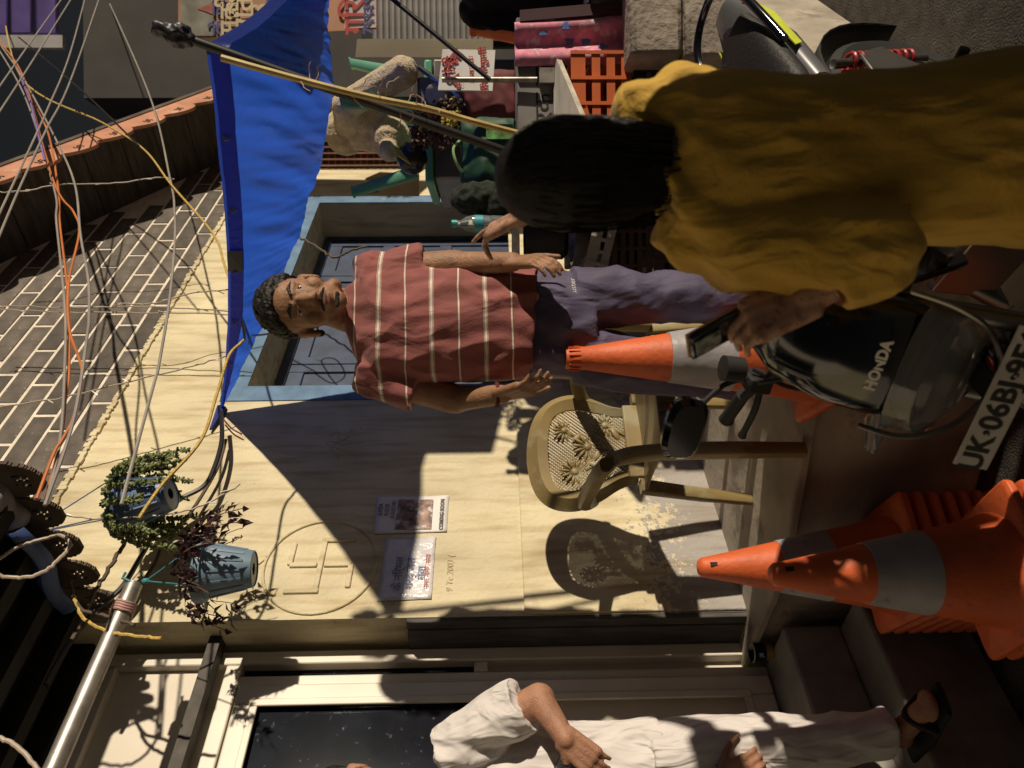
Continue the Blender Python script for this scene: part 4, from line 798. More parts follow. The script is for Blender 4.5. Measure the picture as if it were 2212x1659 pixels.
        mb = MB(); mb.loft([((s_*.18, .20, .43), (.026, 0, 0), (0, .024, 0)), ((s_*.195, .25, .2), (.024, 0, 0), (0, .02, 0)), ((s_*.205, .285, 0), (.02, 0, 0), (0, .016, 0))], e=5, n=16); mb.build('leg', M_CH, r, smooth=True)
    return r
plastic_chair()
# paper cup on the sill
cu = Wl((-.12, -.03, .541)); cu = PZ(1668, 1408, .541)
r = thing('paper_cup', 'navy and gold paper cup left on the cement sill', 'cup', cu); MB().lathe([(.001, 0), (.026, 0), (.036, .078), (.0375, .08), (.035, .08), (.025, .004)], 22, caps=False).build('cup', mat('navy_paper', (.012, .016, .05), .5), r, smooth=True)
MB().lathe([(.0263, .001), (.0305, .03)], 22, caps=False).build('gold_band', mat('gold_paper', (.38, .24, .07), .5), r, smooth=True); MB().lathe([(.0365, .0765), (.0382, .0785), (.0365, .081)], 22, caps=False).build('rim', M_WHITEP, r, smooth=True)
text('printed_emblem', '(8', M_WHITEP, frame((0, -.0345, .052), (1, 0, 0), (0, .1, 1)), .022, r, world=False)
# ================================================================ motorcycles
M_GLB = mat('glossy_black_paint', (.006, .007, .010), .12, var=.1, coat=.6); M_RUB = mat('black_rubber', (.012, .012, .012), .75); M_CHR = mat('dark_metal', (.22, .21, .20), .32, .9, var=.1); M_LENS = mat('clear_lens', (.85, .85, .85), .05, trans=.9, var=0); M_LIME = mat('lime_decal', (.55, .62, .04), .5); M_GREYP = mat('grey_decal', (.40, .38, .36), .5); M_SILV = mat('satin_grey_paint', (.15, .15, .165), .3, .2, var=.06, coat=.4)
M_REDS = mat('red_spring', (.40, .03, .035), .4); M_SEAT = mat('black_seat', (.014, .013, .013), .6, bump=.3, bs=90); M_TAIL = mat('dark_red_lens', (.10, .01, .01), .2)
def motorcycle(name, label, M, tank, stripe, plate=None, steer=0):
    r = thing(name, label, 'motorcycle', M=M)      # local: +x forward, +y the rider's left, z up
    def part(nm, mb, m, parent=r, **k): return mb.build(nm, m, parent, **k)
    for wx in (1.28, 0):
        w_ = part('wheel', MB().lathe([(.0, -.02), (.045, -.05), (.05, 0), (.045, .05), (0, .02)], 16, M=Matrix.Translation((wx, 0, .30)) @ Matrix.Rotation(R(90), 4, 'X')), M_CHR, smooth=True)
        part('tyre', MB().lathe([(.235, -.035), (.27, -.045), (.297, -.028), (.302, 0), (.297, .028), (.27, .045), (.235, .035), (.235, -.035)], 36, M=Matrix.Translation((wx, 0, .30)) @ Matrix.Rotation(R(90), 4, 'X'), caps=False), M_RUB, w_, smooth=True)
        mb = MB()
        for k in range(5):
            a = k*1.2566; mb.bar((wx+.04*math.cos(a), 0, .3+.04*math.sin(a)), (wx+.24*math.cos(a+.2), 0, .3+.24*math.sin(a+.2)), .03, .02, up=(0, 1, 0))
        mb.lathe([(.225, -.03), (.238, -.034), (.238, .034), (.225, .03), (.225, -.03)], 30, M=Matrix.Translation((wx, 0, .30)) @ Matrix.Rotation(R(90), 4, 'X'), caps=False); part('rim', mb, M_BLACKP, w_, smooth=True)
    for y in (-.085, .085):
        part('fork_leg', MB().tube([(1.28, y, .30), (1.20, y, .52), (1.09, y, .88)], [.024, .024, .017], 12), M_CHR, smooth=True)
    part('front_mudguard', MB().grid(lambda u, v: (1.28+.33*math.cos(R(20+125*u)), (v-.5)*.13, .30+.33*math.sin(R(20+125*u))-.03*(2*v-1)**2), 14, 6), M_GLB, smooth=True, solid=.004)
    # fuel tank, seat, tail
    part('fuel_tank', MB().loft([((.98, 0, .80), (0, .10, 0), (0, 0, .08)), ((.90, 0, .86), (0, .155, 0), (0, 0, .115)), ((.74, 0, .89), (0, .165, 0), (0, 0, .12)), ((.58, 0, .85), (0, .125, 0), (0, 0, .09)), ((.50, 0, .81), (0, .08, 0), (0, 0, .05))], e=2.6), tank, smooth=True)
    part('seat', MB().loft([((.54, 0, .80), (0, .09, 0), (0, 0, .035)), ((.40, 0, .79), (0, .125, 0), (0, 0, .045)), ((.18, 0, .81), (0, .135, 0), (0, 0, .045)), ((-.06, 0, .845), (0, .125, 0), (0, 0, .045)), ((-.22, 0, .86), (0, .09, 0), (0, 0, .03))], e=3), M_SEAT, smooth=True)
    tl_ = part('tail_cowl', MB().loft([((.16, 0, .72), (0, .12, 0), (0, 0, .05)), ((-.06, 0, .77), (0, .125, 0), (0, 0, .055)), ((-.26, 0, .83), (0, .10, 0), (0, 0, .045)), ((-.40, 0, .86), (0, .055, 0), (0, 0, .025))], e=2.6), M_SILV, smooth=True)
    part('tail_lamp', MB().loft([((-.36, 0, .825), (0, .06, 0), (0, 0, .035)), ((-.43, 0, .84), (0, .05, 0), (0, 0, .025))], e=3), M_TAIL, smooth=True)
    mb = MB(); mb.tube(spline([(.05, .145, .83), (-.15, .155, .90), (-.34, .12, .93), (-.40, 0, .935), (-.34, -.12, .93), (-.15, -.155, .90), (.05, -.145, .83)], 5), .014, 10); part('grab_rail', mb, M_GLB, smooth=True)
    for s in (-1, 1):
        part('stripe', MB().quadprism([(.02, s*.128, .76), (-.16, s*.127, .80), (-.30, s*.10, .845), (-.32, s*.095, .865), (-.14, s*.122, .825), (.04, s*.128, .785)], (0, s*.004, 0)), stripe)
        part('side_panel', MB().loft([((.50, s*.12, .62), (.14, 0, .02), (0, 0, .11)), ((.46, s*.15, .62), (.11, 0, .02), (0, 0, .09))], e=3), M_GLB, smooth=True)
        part('tank_shroud', MB().quadprism([(1.03, s*.13, .90), (1.10, s*.165, .84), (1.04, s*.175, .70), (.80, s*.17, .72), (.78, s*.168, .86)], (0, s*.02, 0)), M_GLB, bevel=.008)
        part('decal', MB().quadprism([(1.03, s*.198, .845), (.97, s*.198, .85), (.93, s*.198, .77), (.99, s*.198, .765)], (0, s*.002, 0)), stripe); part('decal', MB().quadprism([(.955, s*.198, .853), (.925, s*.198, .856), (.89, s*.198, .775), (.918, s*.198, .772)], (0, s*.002, 0)), M_GREYP)
        # shock absorber with its coil
        sh = part('shock_absorber', MB().tube([(.02, s*.135, .36), (.14, s*.135, .70)], .014, 10), M_CHR, smooth=True)
        part('spring', MB().tube([(.04+.09*k/90, s*.135+.027*math.cos(k*.7)*1.0, .42+.235*k/90+.0) if False else (Vector((.04, s*.135, .42)).lerp(Vector((.12, s*.135, .655)), k/99)+Vector((.026*math.cos(k*.57), .026*math.sin(k*.57), 0))) for k in range(100)], .0058, 7), M_REDS, sh, smooth=True)
        part('foot_bracket', MB().quadprism([(.42, s*.14, .58), (.10, s*.15, .62), (.06, s*.16, .54), (.20, s*.165, .40), (.28, s*.165, .38), (.30, s*.16, .45)], (0, s*.012, 0)), M_CHR, bevel=.006); part('foot_peg', MB().tube([(.23, s*.165, .40), (.23, s*.27, .41)], .015, 10), M_RUB, smooth=True)
        part('swing_arm', MB().bar((.48, s*.10, .36), (-.02, s*.10, .31), .03, .05), M_CHR, bevel=.006)
        part('turn_signal', MB().loft([((1.10, s*.16, .76), (.018, 0, 0), (0, 0, .012)), ((1.11, s*.22, .755), (.032, 0, 0), (0, 0, .02)), ((1.12, s*.285, .75), (.02, 0, 0), (0, 0, .012))], e=2.4), M_LENS, smooth=True)
    en = MB(); en.box(.55, .78, -.13, .13, .30, .48); en.lathe([(.10, -.16), (.11, -.15), (.11, .15), (.10, .16)], 20, M=Matrix.Translation((.52, 0, .36)) @ Matrix.Rotation(R(90), 4, 'X')); e_ = part('engine', en, M_CHR, smooth=False, bevel=.01)
    for k in range(6): part('cooling_fin', MB().box(.60, .79, -.09, .09, .49+k*.026, .503+k*.026), M_CHR, e_)
    part('exhaust', MB().tube([(.74, -.10, .42), (.80, -.13, .28), (.55, -.16, .24), (.2, -.18, .27), (-.3, -.19, .38)], [.02, .02, .025, .045, .05], 14), M_CHR, smooth=True)
    part('rear_mudguard', MB().grid(lambda u, v: (.0+.34*math.cos(R(60+125*u)), (v-.5)*.14, .31+.34*math.sin(R(60+125*u))), 12, 4), M_RUB, smooth=True, solid=.004)
    part('side_stand', MB().bar((.50, .12, .30), (.46, .30, .02), .02, .02), M_BLACKP)
    # steering: bar, grips, levers, mirrors, cowl, lamp, plate
    part('handlebar', MB().tube(spline([(.86, .37, .99), (.93, .27, 1.0), (1.03, .10, .97), (1.03, -.10, .97), (.93, -.27, 1.0), (.86, -.37, .99)], 5), .012, 10), M_BLACKP, smooth=True)
    for s in (-1, 1):
        part('grip', MB().tube([(.925, s*.265, 1.0), (.865, s*.365, .992), (.857, s*.38, .99)], [.018, .018, .021], 14), M_RUB, smooth=True)
        lv = part('lever', MB().tube(spline([(.985, s*.20, .995), (.985, s*.27, .99), (.945, s*.375, .98)], 4), [.009]*8+[.012], 8), M_CHR if s > 0 else M_BLACKP, smooth=True); part('lever_clamp', MB().box(.93, 1.0, s*.205-.02, s*.205+.02, .97, 1.03), M_BLACKP, bevel=.006)
        mr_ = part('mirror', MB().loft([((1.0, s*.345, 1.155), (0, .075, .03*s*0), (0, 0, .04)), ((.985, s*.345, 1.155), (0, .088, 0), (0, 0, .052)), ((.965, s*.345, 1.155), (0, .085, 0), (0, 0, .05))], e=3.2), M_GLB, smooth=True)
        part('mirror_stalk', MB().tube(spline([(.97, s*.19, 1.01), (.97, s*.22, 1.08), (.985, s*.28, 1.135)], 4), .007, 8), M_BLACKP, mr_, smooth=True)
    part('dashboard', MB().loft([((1.04, 0, 1.02), (0, .10, 0), (.03, 0, .05)), ((1.10, 0, 1.0), (0, .11, 0), (.03, 0, .06))], e=4), M_BLACKP, smooth=True)
    part('brake_reservoir', MB().lathe([(.001, 0), (.03, 0), (.032, .05), (.001, .052)], 14, c=(.98, -.17, 1.05)), M_BLACKP, smooth=True)
    cw = MB().loft([((1.02, 0, 1.07), (0, .085, 0), (.012, 0, .012)), ((1.10, 0, 1.035), (0, .115, 0), (.03, 0, .045)), ((1.185, 0, .955), (0, .128, 0), (.05, 0, .05)), ((1.235, 0, .87), (0, .126, 0), (.05, 0, .035)), ((1.25, 0, .80), (0, .115, 0), (.04, 0, .02))], e=2.5); cowl = part('front_cowl', cw, M_GLB, smooth=True)
    hl = MB(); hl.loft([((1.275, 0, .862), (0, .135, 0), (.012, 0, .03)), ((1.302, 0, .80), (0, .13, 0), (.02, 0, .06)), ((1.292, 0, .755), (0, .095, 0), (.02, 0, .04)), ((1.265, 0, .72), (0, .045, 0), (.015, 0, .02))], e=2.4); lamp = part('headlight', hl, M_LENS, smooth=True)
    part('reflector', MB().loft([((1.285, 0, .84), (0, .11, 0), (.005, 0, .02)), ((1.262, 0, .79), (0, .10, 0), (.01, 0, .04)), ((1.27, 0, .72), (0, .06, 0), (.01, 0, .03))], e=2.4), mat('lamp_chrome', (.6, .6, .6), .1, 1), lamp, smooth=True)
    part('lamp_trim', MB().tube(spline([(1.25, -.15, .90), (1.30, -.142, .83), (1.315, -.10, .75), (1.30, 0, .68), (1.315, .10, .75), (1.30, .142, .83), (1.25, .15, .90)], 5), .006, 8), M_CHR, lamp, smooth=True)
    nrm = Vector((.74, 0, .67)); upv = Vector((-.67, 0, .74))
    if plate:
        text('maker_lettering', 'HONDA', M_WHITEP, frame((1.270, 0, .922), (0, 1, 0), (-.50, 0, .86)), .029, cowl, world=False, bold=.0012, ext=.006)
        pc_ = Vector((1.385, 0, .735)); pn = Vector((.97, 0, .24)).normalized(); pu = Vector((-.24, 0, .97)).normalized()
        pp = MB(); 
        pp.quadprism([pc_+Vector((0, -.15, 0))-pu*.033, pc_+Vector((0, .15, 0))-pu*.033, pc_+Vector((0, .15, 0))+pu*.033, pc_+Vector((0, -.15, 0))+pu*.033], pn*.004); pl_ = part('number_plate', pp, mat('white_number_plate', (.46, .44, .42), .5, var=.15, vs=10, c2=(.28, .25, .22), c2s=22, c2t=.62), bevel=.002)
        text('plate_lettering', plate, M_BLACKP, frame(pc_+pn*.0048+Vector((0, .008, 0)), (0, 1, 0), pu), .058, pl_, world=False, bold=.0016)
        text('plate_lettering', 'IND', mat('plate_blue', (.08, .10, .30), .5), frame(pc_+pn*.0048+Vector((0, -.135, -.018)), (0, 1, 0), pu), .016, pl_, world=False)
        for y in (-.072, .055): part('plate_bolt', MB().ell(pc_+pn*.005+Vector((0, y, .0)), (.005, .005, .005)), M_CHR, pl_, smooth=True)
        part('plate_bracket', MB().bar(pc_-pn*.02, Vector((1.24, 0, .70)), .05, .01), M_BLACKP)
    for k, pts in enumerate(([(.985, -.20, 1.0), (1.06, -.16, 1.03), (1.13, -.10, .98), (1.12, -.06, .86)], [(.985, .20, 1.0), (1.08, .15, 1.04), (1.14, .07, .97), (1.12, .05, .84)], [(.97, -.17, 1.02), (1.02, -.19, .92), (1.08, -.12, .80), (1.16, -.09, .62)])): part('control_cable', MB().tube(spline(pts, 5), .0055, 6), M_RUB, smooth=True)
    if steer:
        S = Matrix.Translation((1.06, 0, 0)) @ Matrix.Rotation(steer, 4, 'Z') @ Matrix.Translation((-1.06, 0, 0))
        for o in [x for x in bpy.data.objects if x.parent == r]:
            if o.name.split('.')[0] in ('handlebar', 'control_cable', 'grip', 'lever', 'lever_clamp', 'mirror', 'dashboard', 'brake_reservoir', 'front_cowl', 'headlight', 'number_plate', 'plate_bracket', 'fork_leg', 'front_mudguard', 'turn_signal') or (o.name.startswith('wheel') and o.data.vertices[0].co.x > .6): o.matrix_basis = S
    return r
def place(px, py, yaw, lean, scale=1.0, fx=1.25):
    return Matrix.Translation((px, py, 0)) @ Matrix.Rotation(yaw, 4, 'Z') @ Matrix.Rotation(lean, 4, 'X') @ Matrix.Scale(scale, 4) @ Matrix.Translation((-fx, 0, 0))
# forward points at the camera and a little to the right; rests on its side stand
motorcycle('motorcycle', 'black motorcycle with grey lime striped tail, red coil springs and white number plate', place(-.095, 1.54, R(-142), R(-8), .95), M_GLB, M_LIME, plate='UK·06BJ·9E63', steer=R(24))
motorcycle('motorcycle', 'second dark motorcycle parked at the road side behind the woman in yellow', place(1.38, 1.50, R(94), R(5), fx=1.28), M_SILV, M_GREYP)  # added out of view; its shadow darkens the cones and the front motorcycle
# ================================================================ people
def skinmat(name, c): return mat(name, c, .55, var=.16, vs=18, sub=.10, bump=.3, bs=190, fold=.12, fs=30, fst=(1, 1, 1), c2=tuple(x*.75 for x in c), c2s=5, c2t=.6)
M_SK1 = skinmat('warm_brown_skin', (.30, .155, .085)); M_SK2 = skinmat('tan_skin', (.36, .18, .11)); M_SK3 = mat('hennaed_skin', (.42, .24, .16), .5, var=.12, vs=14, sub=.12, c2=(.24, .115, .075), c2s=55, c2t=.5)
M_HAIR = mat('black_hair', (.008, .006, .005), .55, var=.3, vs=60, bump=.9, bs=140, stretch=(1, 1, .35)); M_EYE = mat('eye_white', (.40, .36, .33), .35, var=0); M_IRIS = mat('dark_iris', (.02, .012, .008), .15); M_LIP = mat('lip', (.24, .10, .08), .45)
def V(*a): return Vector(a)
def head(mb, c, yaw, pitch, roll, s=1.0):
    Mh = Matrix.Translation(c) @ Matrix.Rotation(yaw, 4, 'Z') @ Matrix.Rotation(roll, 4, 'Y') @ Matrix.Rotation(pitch, 4, 'X') @ Matrix.Scale(s, 4)
    def el(p, r, rot=None): mb.ell(Mh @ V(*p), [x*s for x in r], (Mh.to_3x3() @ (rot or Matrix.Identity(3))) * (1/s), 16, 12)
    def ca(a, b, ra, rb): mb.cap(Mh @ V(*a), Mh @ V(*b), ra*s, rb*s)
    el((0, .012, .035), (.077, .096, .088)); el((0, -.028, -.012), (.068, .072, .085)); el((0, -.045, -.062), (.052, .05, .045)); el((0, -.070, -.098), (.026, .022, .02))
    for q in (-1, 1):
        el((q*.042, -.062, -.028), (.026, .028, .028)); el((q*.046, -.03, -.078), (.022, .035, .022)); el((q*.010, -.106, -.037), (.0095, .011, .0085)); el((q*.080, .012, -.004), (.009, .020, .032)); el((q*.084, .016, .012), (.007, .015, .016)); ca((q*.014, -.092, .021), (q*.046, -.080, .023), .0095, .008)
    ca((0, -.092, .012), (0, -.113, -.030), .0085, .0125); el((0, -.090, -.064), (.026, .017, .008)); el((0, -.088, -.075), (.022, .016, .009)); el((0, -.083, .045), (.045, .02, .03))
    return Mh
def face(root, Mh, s=1.0, brow=True, skin=None):
    for q in (-1, 1):
        e = MB().ell(Mh @ V(q*.030, -.0775, .004), (.0125*s,)*3, nu=14, nv=10).build('eye', M_EYE, root, world=True, smooth=True)
        MB().ell(Mh @ V(q*.030, -.0875, .004), (.0066*s, .0028*s, .0066*s), Mh.to_3x3()*(1/s), 10, 6).build('iris', M_IRIS, e, smooth=True)
        MB().cap(Mh @ V(q*.017, -.0885, .0100), Mh @ V(q*.043, -.0825, .0085), .0052*s, .0042*s, 8).build('eyelid', skin, e, smooth=True)
        if brow: MB().tube([Mh @ V(q*.012, -.1015, .026), Mh @ V(q*.030, -.096, .033), Mh @ V(q*.050, -.082, .028)], [.004*s, .005*s, .002*s], 6).build('eyebrow', M_HAIR, root, world=True, smooth=True)
    mb = MB(); mb.ell(Mh @ V(0, -.1055, -.0645), (.021*s, .004*s, .0042*s), Mh.to_3x3()*(1/s), 12, 6); mb.ell(Mh @ V(0, -.1025, -.0745), (.018*s, .004*s, .0050*s), Mh.to_3x3()*(1/s), 12, 6)
    blob('lips', mb, M_LIP, root, .002, 2)
def hand(mb, wrist, d, n, side, curl=.5, s=1.0, spread=.12, thumb=.6):
    # d: towards the knuckles, n: out of the palm, side: +1/-1 thumb side along d x n
    d = Vector(d).normalized(); n = Vector(n); n = (n-d*n.dot(d)).normalized(); sv = d.cross(n)*side; w_ = Vector(wrist)
    for k in range(4):
        o = (.030-.020*k)*s; mb.cap(w_+sv*o*.75, w_+d*.085*s+sv*o, .0155*s, .0135*s)
    mb.cap(w_+sv*.012*s+n*.006*s, w_+d*.055*s+sv*.020*s+n*.008*s, .018*s, .014*s)
    for k, (L, r) in enumerate(((.072, .0088), (.080, .0092), (.075, .0088), (.058, .0078))):
        o = (.031-.0205*k)*s; p = w_+d*.088*s+sv*o; dd = (d+sv*(spread*(1.5-k)*.33)).normalized(); c = curl if not isinstance(curl, (list, tuple)) else curl[k]
        for j, f in enumerate((.45, .31, .24)):
            a = c*(.7+.5*j); dd2 = (dd*math.cos(a)+n*math.sin(a)).normalized(); q = p+dd2*L*f*s; mb.cap(p, q, r*s*(1-.08*j), r*s*(.93-.09*j)); p = q; dd = dd2
    p = w_+d*.022*s+sv*.034*s; dd = (d*.62+sv*.62+n*.35*thumb).normalized()
    for j, f in enumerate((.040, .033, .026)):
        q = p+dd*f*s; mb.cap(p, q, (.0125-.0015*j)*s, (.011-.0015*j)*s); p = q; dd = (dd+d*.30+n*.25*thumb-sv*.12).normalized()
    return p
def limb(mb, pts, rs):
    for a, b, ra, rb in zip(pts, pts[1:], rs, rs[1:]): mb.cap(a, b, ra, rb, 16)
def foot(mb, ank, d, s=1.0, z=None):
    a = Vector(ank); d = Vector((d[0], d[1], 0)).normalized(); z = a.z-.085*s if z is None else z; b = Vector((a.x, a.y, z))
    mb.ell(b-d*.03*s+V(0, 0, .035*s), (.036*s, .036*s, .035*s)); mb.cap(b+d*.02*s+V(0, 0, .04*s), b+d*.12*s+V(0, 0, .026*s), .036*s, .03*s); mb.ell(b+d*.15*s+V(0, 0, .02*s), (.045*s, .045*s, .02*s)); mb.cap(a, b+V(0, 0, .05*s), .036*s, .038*s)
# ---------------------------------------------------------------- man in the striped shirt
def stripe_mat():
    m = mat('brick_red_striped_cotton', (.27, .082, .078), .85, var=.10, vs=8, bump=.25, bs=220, sheen=.2, fold=.55, fs=8, fst=(1, 1, .6)); n, L, b = nodes(m); src = b.inputs['Base Color'].links[0].from_socket
    tc = n.new('ShaderNodeTexCoord'); sp = n.new('ShaderNodeSeparateXYZ'); L.new(tc.outputs['Object'], sp.inputs[0])
    nz = n.new('ShaderNodeTexNoise'); nz.inputs['Scale'].default_value = 5; L.new(tc.outputs['Object'], nz.inputs[0])
    ad = n.new('ShaderNodeMath'); ad.operation = 'MULTIPLY_ADD'; L.new(nz.outputs[0], ad.inputs[0]); ad.inputs[1].default_value = .022; L.new(sp.outputs[2], ad.inputs[2])
    dv = n.new('ShaderNodeMath'); dv.operation = 'DIVIDE'; L.new(ad.outputs[0], dv.inputs[0]); dv.inputs[1].default_value = .158
    fr = n.new('ShaderNodeMath'); fr.operation = 'FRACT'; L.new(dv.outputs[0], fr.inputs[0])
    rp = n.new('ShaderNodeValToRGB'); cr = rp.color_ramp; cr.interpolation = 'CONSTANT'; W_ = (.66, .60, .50, 1); Z_ = (0, 0, 0, 1)
    cr.elements[0].position = 0; cr.elements[0].color = Z_; cr.elements[1].position = .19; cr.elements[1].color = (1, 1, 1, 1)
    for p, c in ((.197, Z_), (.208, (1, 1, 1, 1)), (.253, Z_), (.264, (1, 1, 1, 1)), (.271, Z_), (.72, (1, 1, 1, 1)), (.748, Z_)): e = cr.elements.new(p); e.color = c
    L.new(fr.outputs[0], rp.inputs[0]); mx = n.new('ShaderNodeMixRGB'); L.new(rp.outputs[0], mx.inputs[0]); L.new(src, mx.inputs[1]); mx.inputs[2].default_value = W_; L.new(mx.outputs[0], b.inputs['Base Color']); return m
M_STR = stripe_mat(); M_PUR2 = mat('purple_grey_track_cloth', (.075, .060, .125), .7, var=.1, vs=6, bump=.15, bs=120, sheen=.2, fold=.6, fs=10, fst=(1, 1, .5))
def J(X, Y, d): return P(X, Y, d)
D = 2.275
man = thing('person', 'man in brick red striped t-shirt and purple track pants on the terrace', 'person', (.22, 2.33, .622))
mb = MB(); hc = J(664, 659, D-.03)
Mh = head(mb, hc, R(3), R(4), R(-1), 1.09)
nb = J(768, 675, D+.03); mb.cap(hc+V(0, .025, -.06), nb, .063, .072)
mb.loft([(J(790, 695, D+.03), (.12, 0, 0), (0, .07, 0)), (J(850, 697, D+.02), (.165, 0, 0), (0, .095, 0)), (J(960, 700, D), (.155, 0, 0), (0, .105, 0)), (J(1100, 700, D+.01), (.15, 0, 0), (0, .10, 0)), (J(1200, 700, D+.02), (.15, 0, 0), (0, .10, 0))])
shL, elL, wrL = J(808, 588, D+.02), J(985, 572, D-.03), J(1108, 566, D-.12)
shR, elR, wrR = J(812, 812, D+.02), J(985, 862, D+.0), J(1085, 852, D-.10)
limb(mb, [shL, elL, wrL], [.058, .046, .029]); limb(mb, [shR, elR, wrR], [.058, .046, .029])
hand(mb, wrL, (wrL-elL).normalized()+V(-.05, -.25, 0), V(-.8, .5, 0), 1, (.38, .42, .45, .5), 1.0, spread=.03, thumb=.3)
hand(mb, wrR, (wrR-elR).normalized()+V(.14, -.12, 0), V(.9, .3, 0), -1, (.18, .25, .32, .4), 1.03, spread=.03, thumb=.35)
hipL, knL, anL = J(1210, 640, D+.02), J(1480, 640, D-.02), V(.32, 2.34, .71)
hipR, knR, anR = J(1210, 765, D+.02), J(1490, 800, D-.02), V(.10, 2.33, .71)
limb(mb, [hipL, knL, anL], [.085, .055, .038]); limb(mb, [hipR, knR, anR], [.085, .055, .038]); foot(mb, anL, (.2, -1), z=.624); foot(mb, anR, (-.1, -1), z=.624)
blob('body', mb, M_SK1, man, .0046, 3); face(man, Mh, 1.09, skin=M_SK1)
sh = MB(); sh.loft([(J(752, 672, D+.03), (.070, 0, 0), (0, .072, 0)), (J(768, 684, D+.03), (.118, 0, -.006), (0, .086, 0)), (J(788, 692, D+.03), (.165, 0, -.008), (0, .10, 0)), (J(822, 698, D+.02), (.188, 0, 0), (0, .118, 0)), (J(880, 702, D+.01), (.187, 0, 0), (0, .128, 0)), (J(980, 702, D-.0), (.182, 0, 0), (0, .135, 0)), (J(1080, 700, D), (.176, 0, 0), (0, .13, 0)), (J(1153, 696, D), (.170, 0, -.012), (0, .128, 0))], n=32)
def cyl(mb, a, b, ra, rb): mb.tube([a, (a+b)/2, b], [ra, (ra+rb)/2, rb], 20)
cyl(sh, shL+V(-.03, 0, .02), J(925, 572, D-.0), .078, .070); cyl(sh, shR+V(.03, 0, .03), J(905, 842, D+.0), .080, .074); sh.ell(shL, (.075, .075, .07)); sh.ell(shR, (.075, .075, .07))
shirt = blob('t_shirt', sh, M_STR, man, .0055, 4, .013, .10, 2, stretch=(1.3, 1, .6))
MB().tube([J(756, 672, D+.03)+V(.069*math.cos(a), .075*math.sin(a)-.0, -.018*max(0, -math.sin(a))) for a in [2*math.pi*k/24 for k in range(25)]], .007, 8).build('collar', mat('brick_red_rib', (.30, .10, .09), .9), shirt, smooth=True)
MB().box(-.008, .008, -.002, .002, -.01, .01).build('hem_tag', mat('grey_tag', (.4, .4, .38), .7), shirt).matrix_basis = Matrix.Translation(J(1142, 597, D-.03))
pt_ = MB(); pt_.loft([(J(1120, 698, D), (.155, 0, 0), (0, .112, 0)), (J(1200, 700, D), (.165, 0, 0), (0, .118, 0)), (J(1280, 702, D+.01), (.155, 0, 0), (0, .112, 0))])
def leg(mb, ring): mb.loft([(c, (r, 0, 0), (0, r2, 0)) for c, r, r2 in ring])
leg(pt_, [(J(1235, 645, D+.01), .095, .11), (J(1350, 640, D), .088, .095), (J(1490, 645, D-.02), .072, .078), (J(1600, 648, D+.02), .068, .07), (anL+V(0, .0, .02), .055, .058)])
leg(pt_, [(J(1235, 765, D+.01), .095, .11), (J(1350, 785, D), .09, .095), (J(1490, 805, D-.02), .076, .08), (J(1600, 812, D+.02), .07, .07), (anR+V(0, .0, .02), .058, .06)])
pants = blob('track_pants', pt_, M_PUR2, man, .007, 4, .016, .10, 5, stretch=(1, 1, .7))
from mathutils.bvhtree import BVHTree
bv = BVHTree.FromPolygons([v.co.copy() for v in pants.data.vertices], [list(p.vertices) for p in pants.data.polygons]); LH = bv.ray_cast(CP, ray(1238, 622).normalized())[0]; LH = (LH if LH is not None else J(1238, 622, D-.12))+V(0, -.010, 0)
text('printed_logo', 'Auster', M_WHITEP, frame(LH, (1, .25, .1), (0, 0, 1)), .022, pants, ext=.0006)
hm = MB(); hm.ell(Mh @ V(0, .02, .062), (.088, .102, .078), nu=20, nv=12); rh = random.Random(5)
for k in range(420):
    a = rh.random()*6.283; e = rh.random()**.7*1.45; d = V(math.cos(a)*math.sin(e), math.sin(a)*math.sin(e), math.cos(e)); p = V(d.x*.084, .018+d.y*.102, .045+d.z*.095)
    if p.y < -.05 and p.z < .075: continue
    if p.z < .02 and p.y < .0: continue
    hm.ell(Mh @ p, (.013, .012, .011), None, 6, 5)
for q in (-1, 1): hm.cap(Mh @ V(q*.076, .03, .05), Mh @ V(q*.073, .05, -.03), .016, .012)
blob('hair', hm, M_HAIR, man, .005, 1, .004, .012)
bd = MB()
bd.cap(Mh @ V(-.030, -.096, -.060), Mh @ V(0, -.108, -.051), .0042, .0058); bd.cap(Mh @ V(.030, -.096, -.060), Mh @ V(0, -.108, -.051), .0042, .0058); bd.cap(Mh @ V(-.015, -.089, -.094), Mh @ V(.015, -.089, -.094), .0075, .0075)
blob('beard', bd, mat('short_beard', (.035, .022, .016), .8, bump=.8, bs=300), man, .0035, 1, .002, .01)
MB().tube([wrR-(wrR-elR).normalized()*.02+V(.034*math.cos(a), .034*math.sin(a), .004*math.sin(a)) for a in [2*math.pi*k/20 for k in range(21)]], .006, 6).build('wrist_thread', mat('dark_red_thread', (.10, .015, .015), .8), man, world=True, smooth=True)
# ---------------------------------------------------------------- man in white at the door
M_WH = mat('white_cotton', (.66, .62, .61), .85, var=.05, vs=5, bump=.08, bs=260, sheen=.1, fold=.8, fs=13)
D2 = 2.2
wh = thing('person', 'person in white shirt and white trousers holding a phone on the steps', 'person', (-1.2, 2.25, .332))
mb = MB(); hc = J(765, 1722, D2+.02); Mh2 = head(mb, hc, R(38), R(10), 0, 1.05)
mb.cap(hc+V(0, .03, -.06), J(930, 1740, D2+.03), .06, .068)
mb.loft([(J(950, 1730, D2+.03), (.13, .06, 0), (-.04, .07, 0)), (J(1060, 1715, D2), (.155, .07, 0), (-.05, .10, 0)), (J(1250, 1710, D2), (.145, .06, 0), (-.05, .105, 0)), (J(1380, 1700, D2+.02), (.14, .06, 0), (-.05, .10, 0))])
s1, e1, w1 = J(985, 1615, D2-.02), J(1165, 1512, D2-.05), J(1222, 1596, D2-.17)
s2, e2, w2 = J(985, 1830, D2+.05), J(1230, 1850, D2), J(1560, 1690, D2-.14)
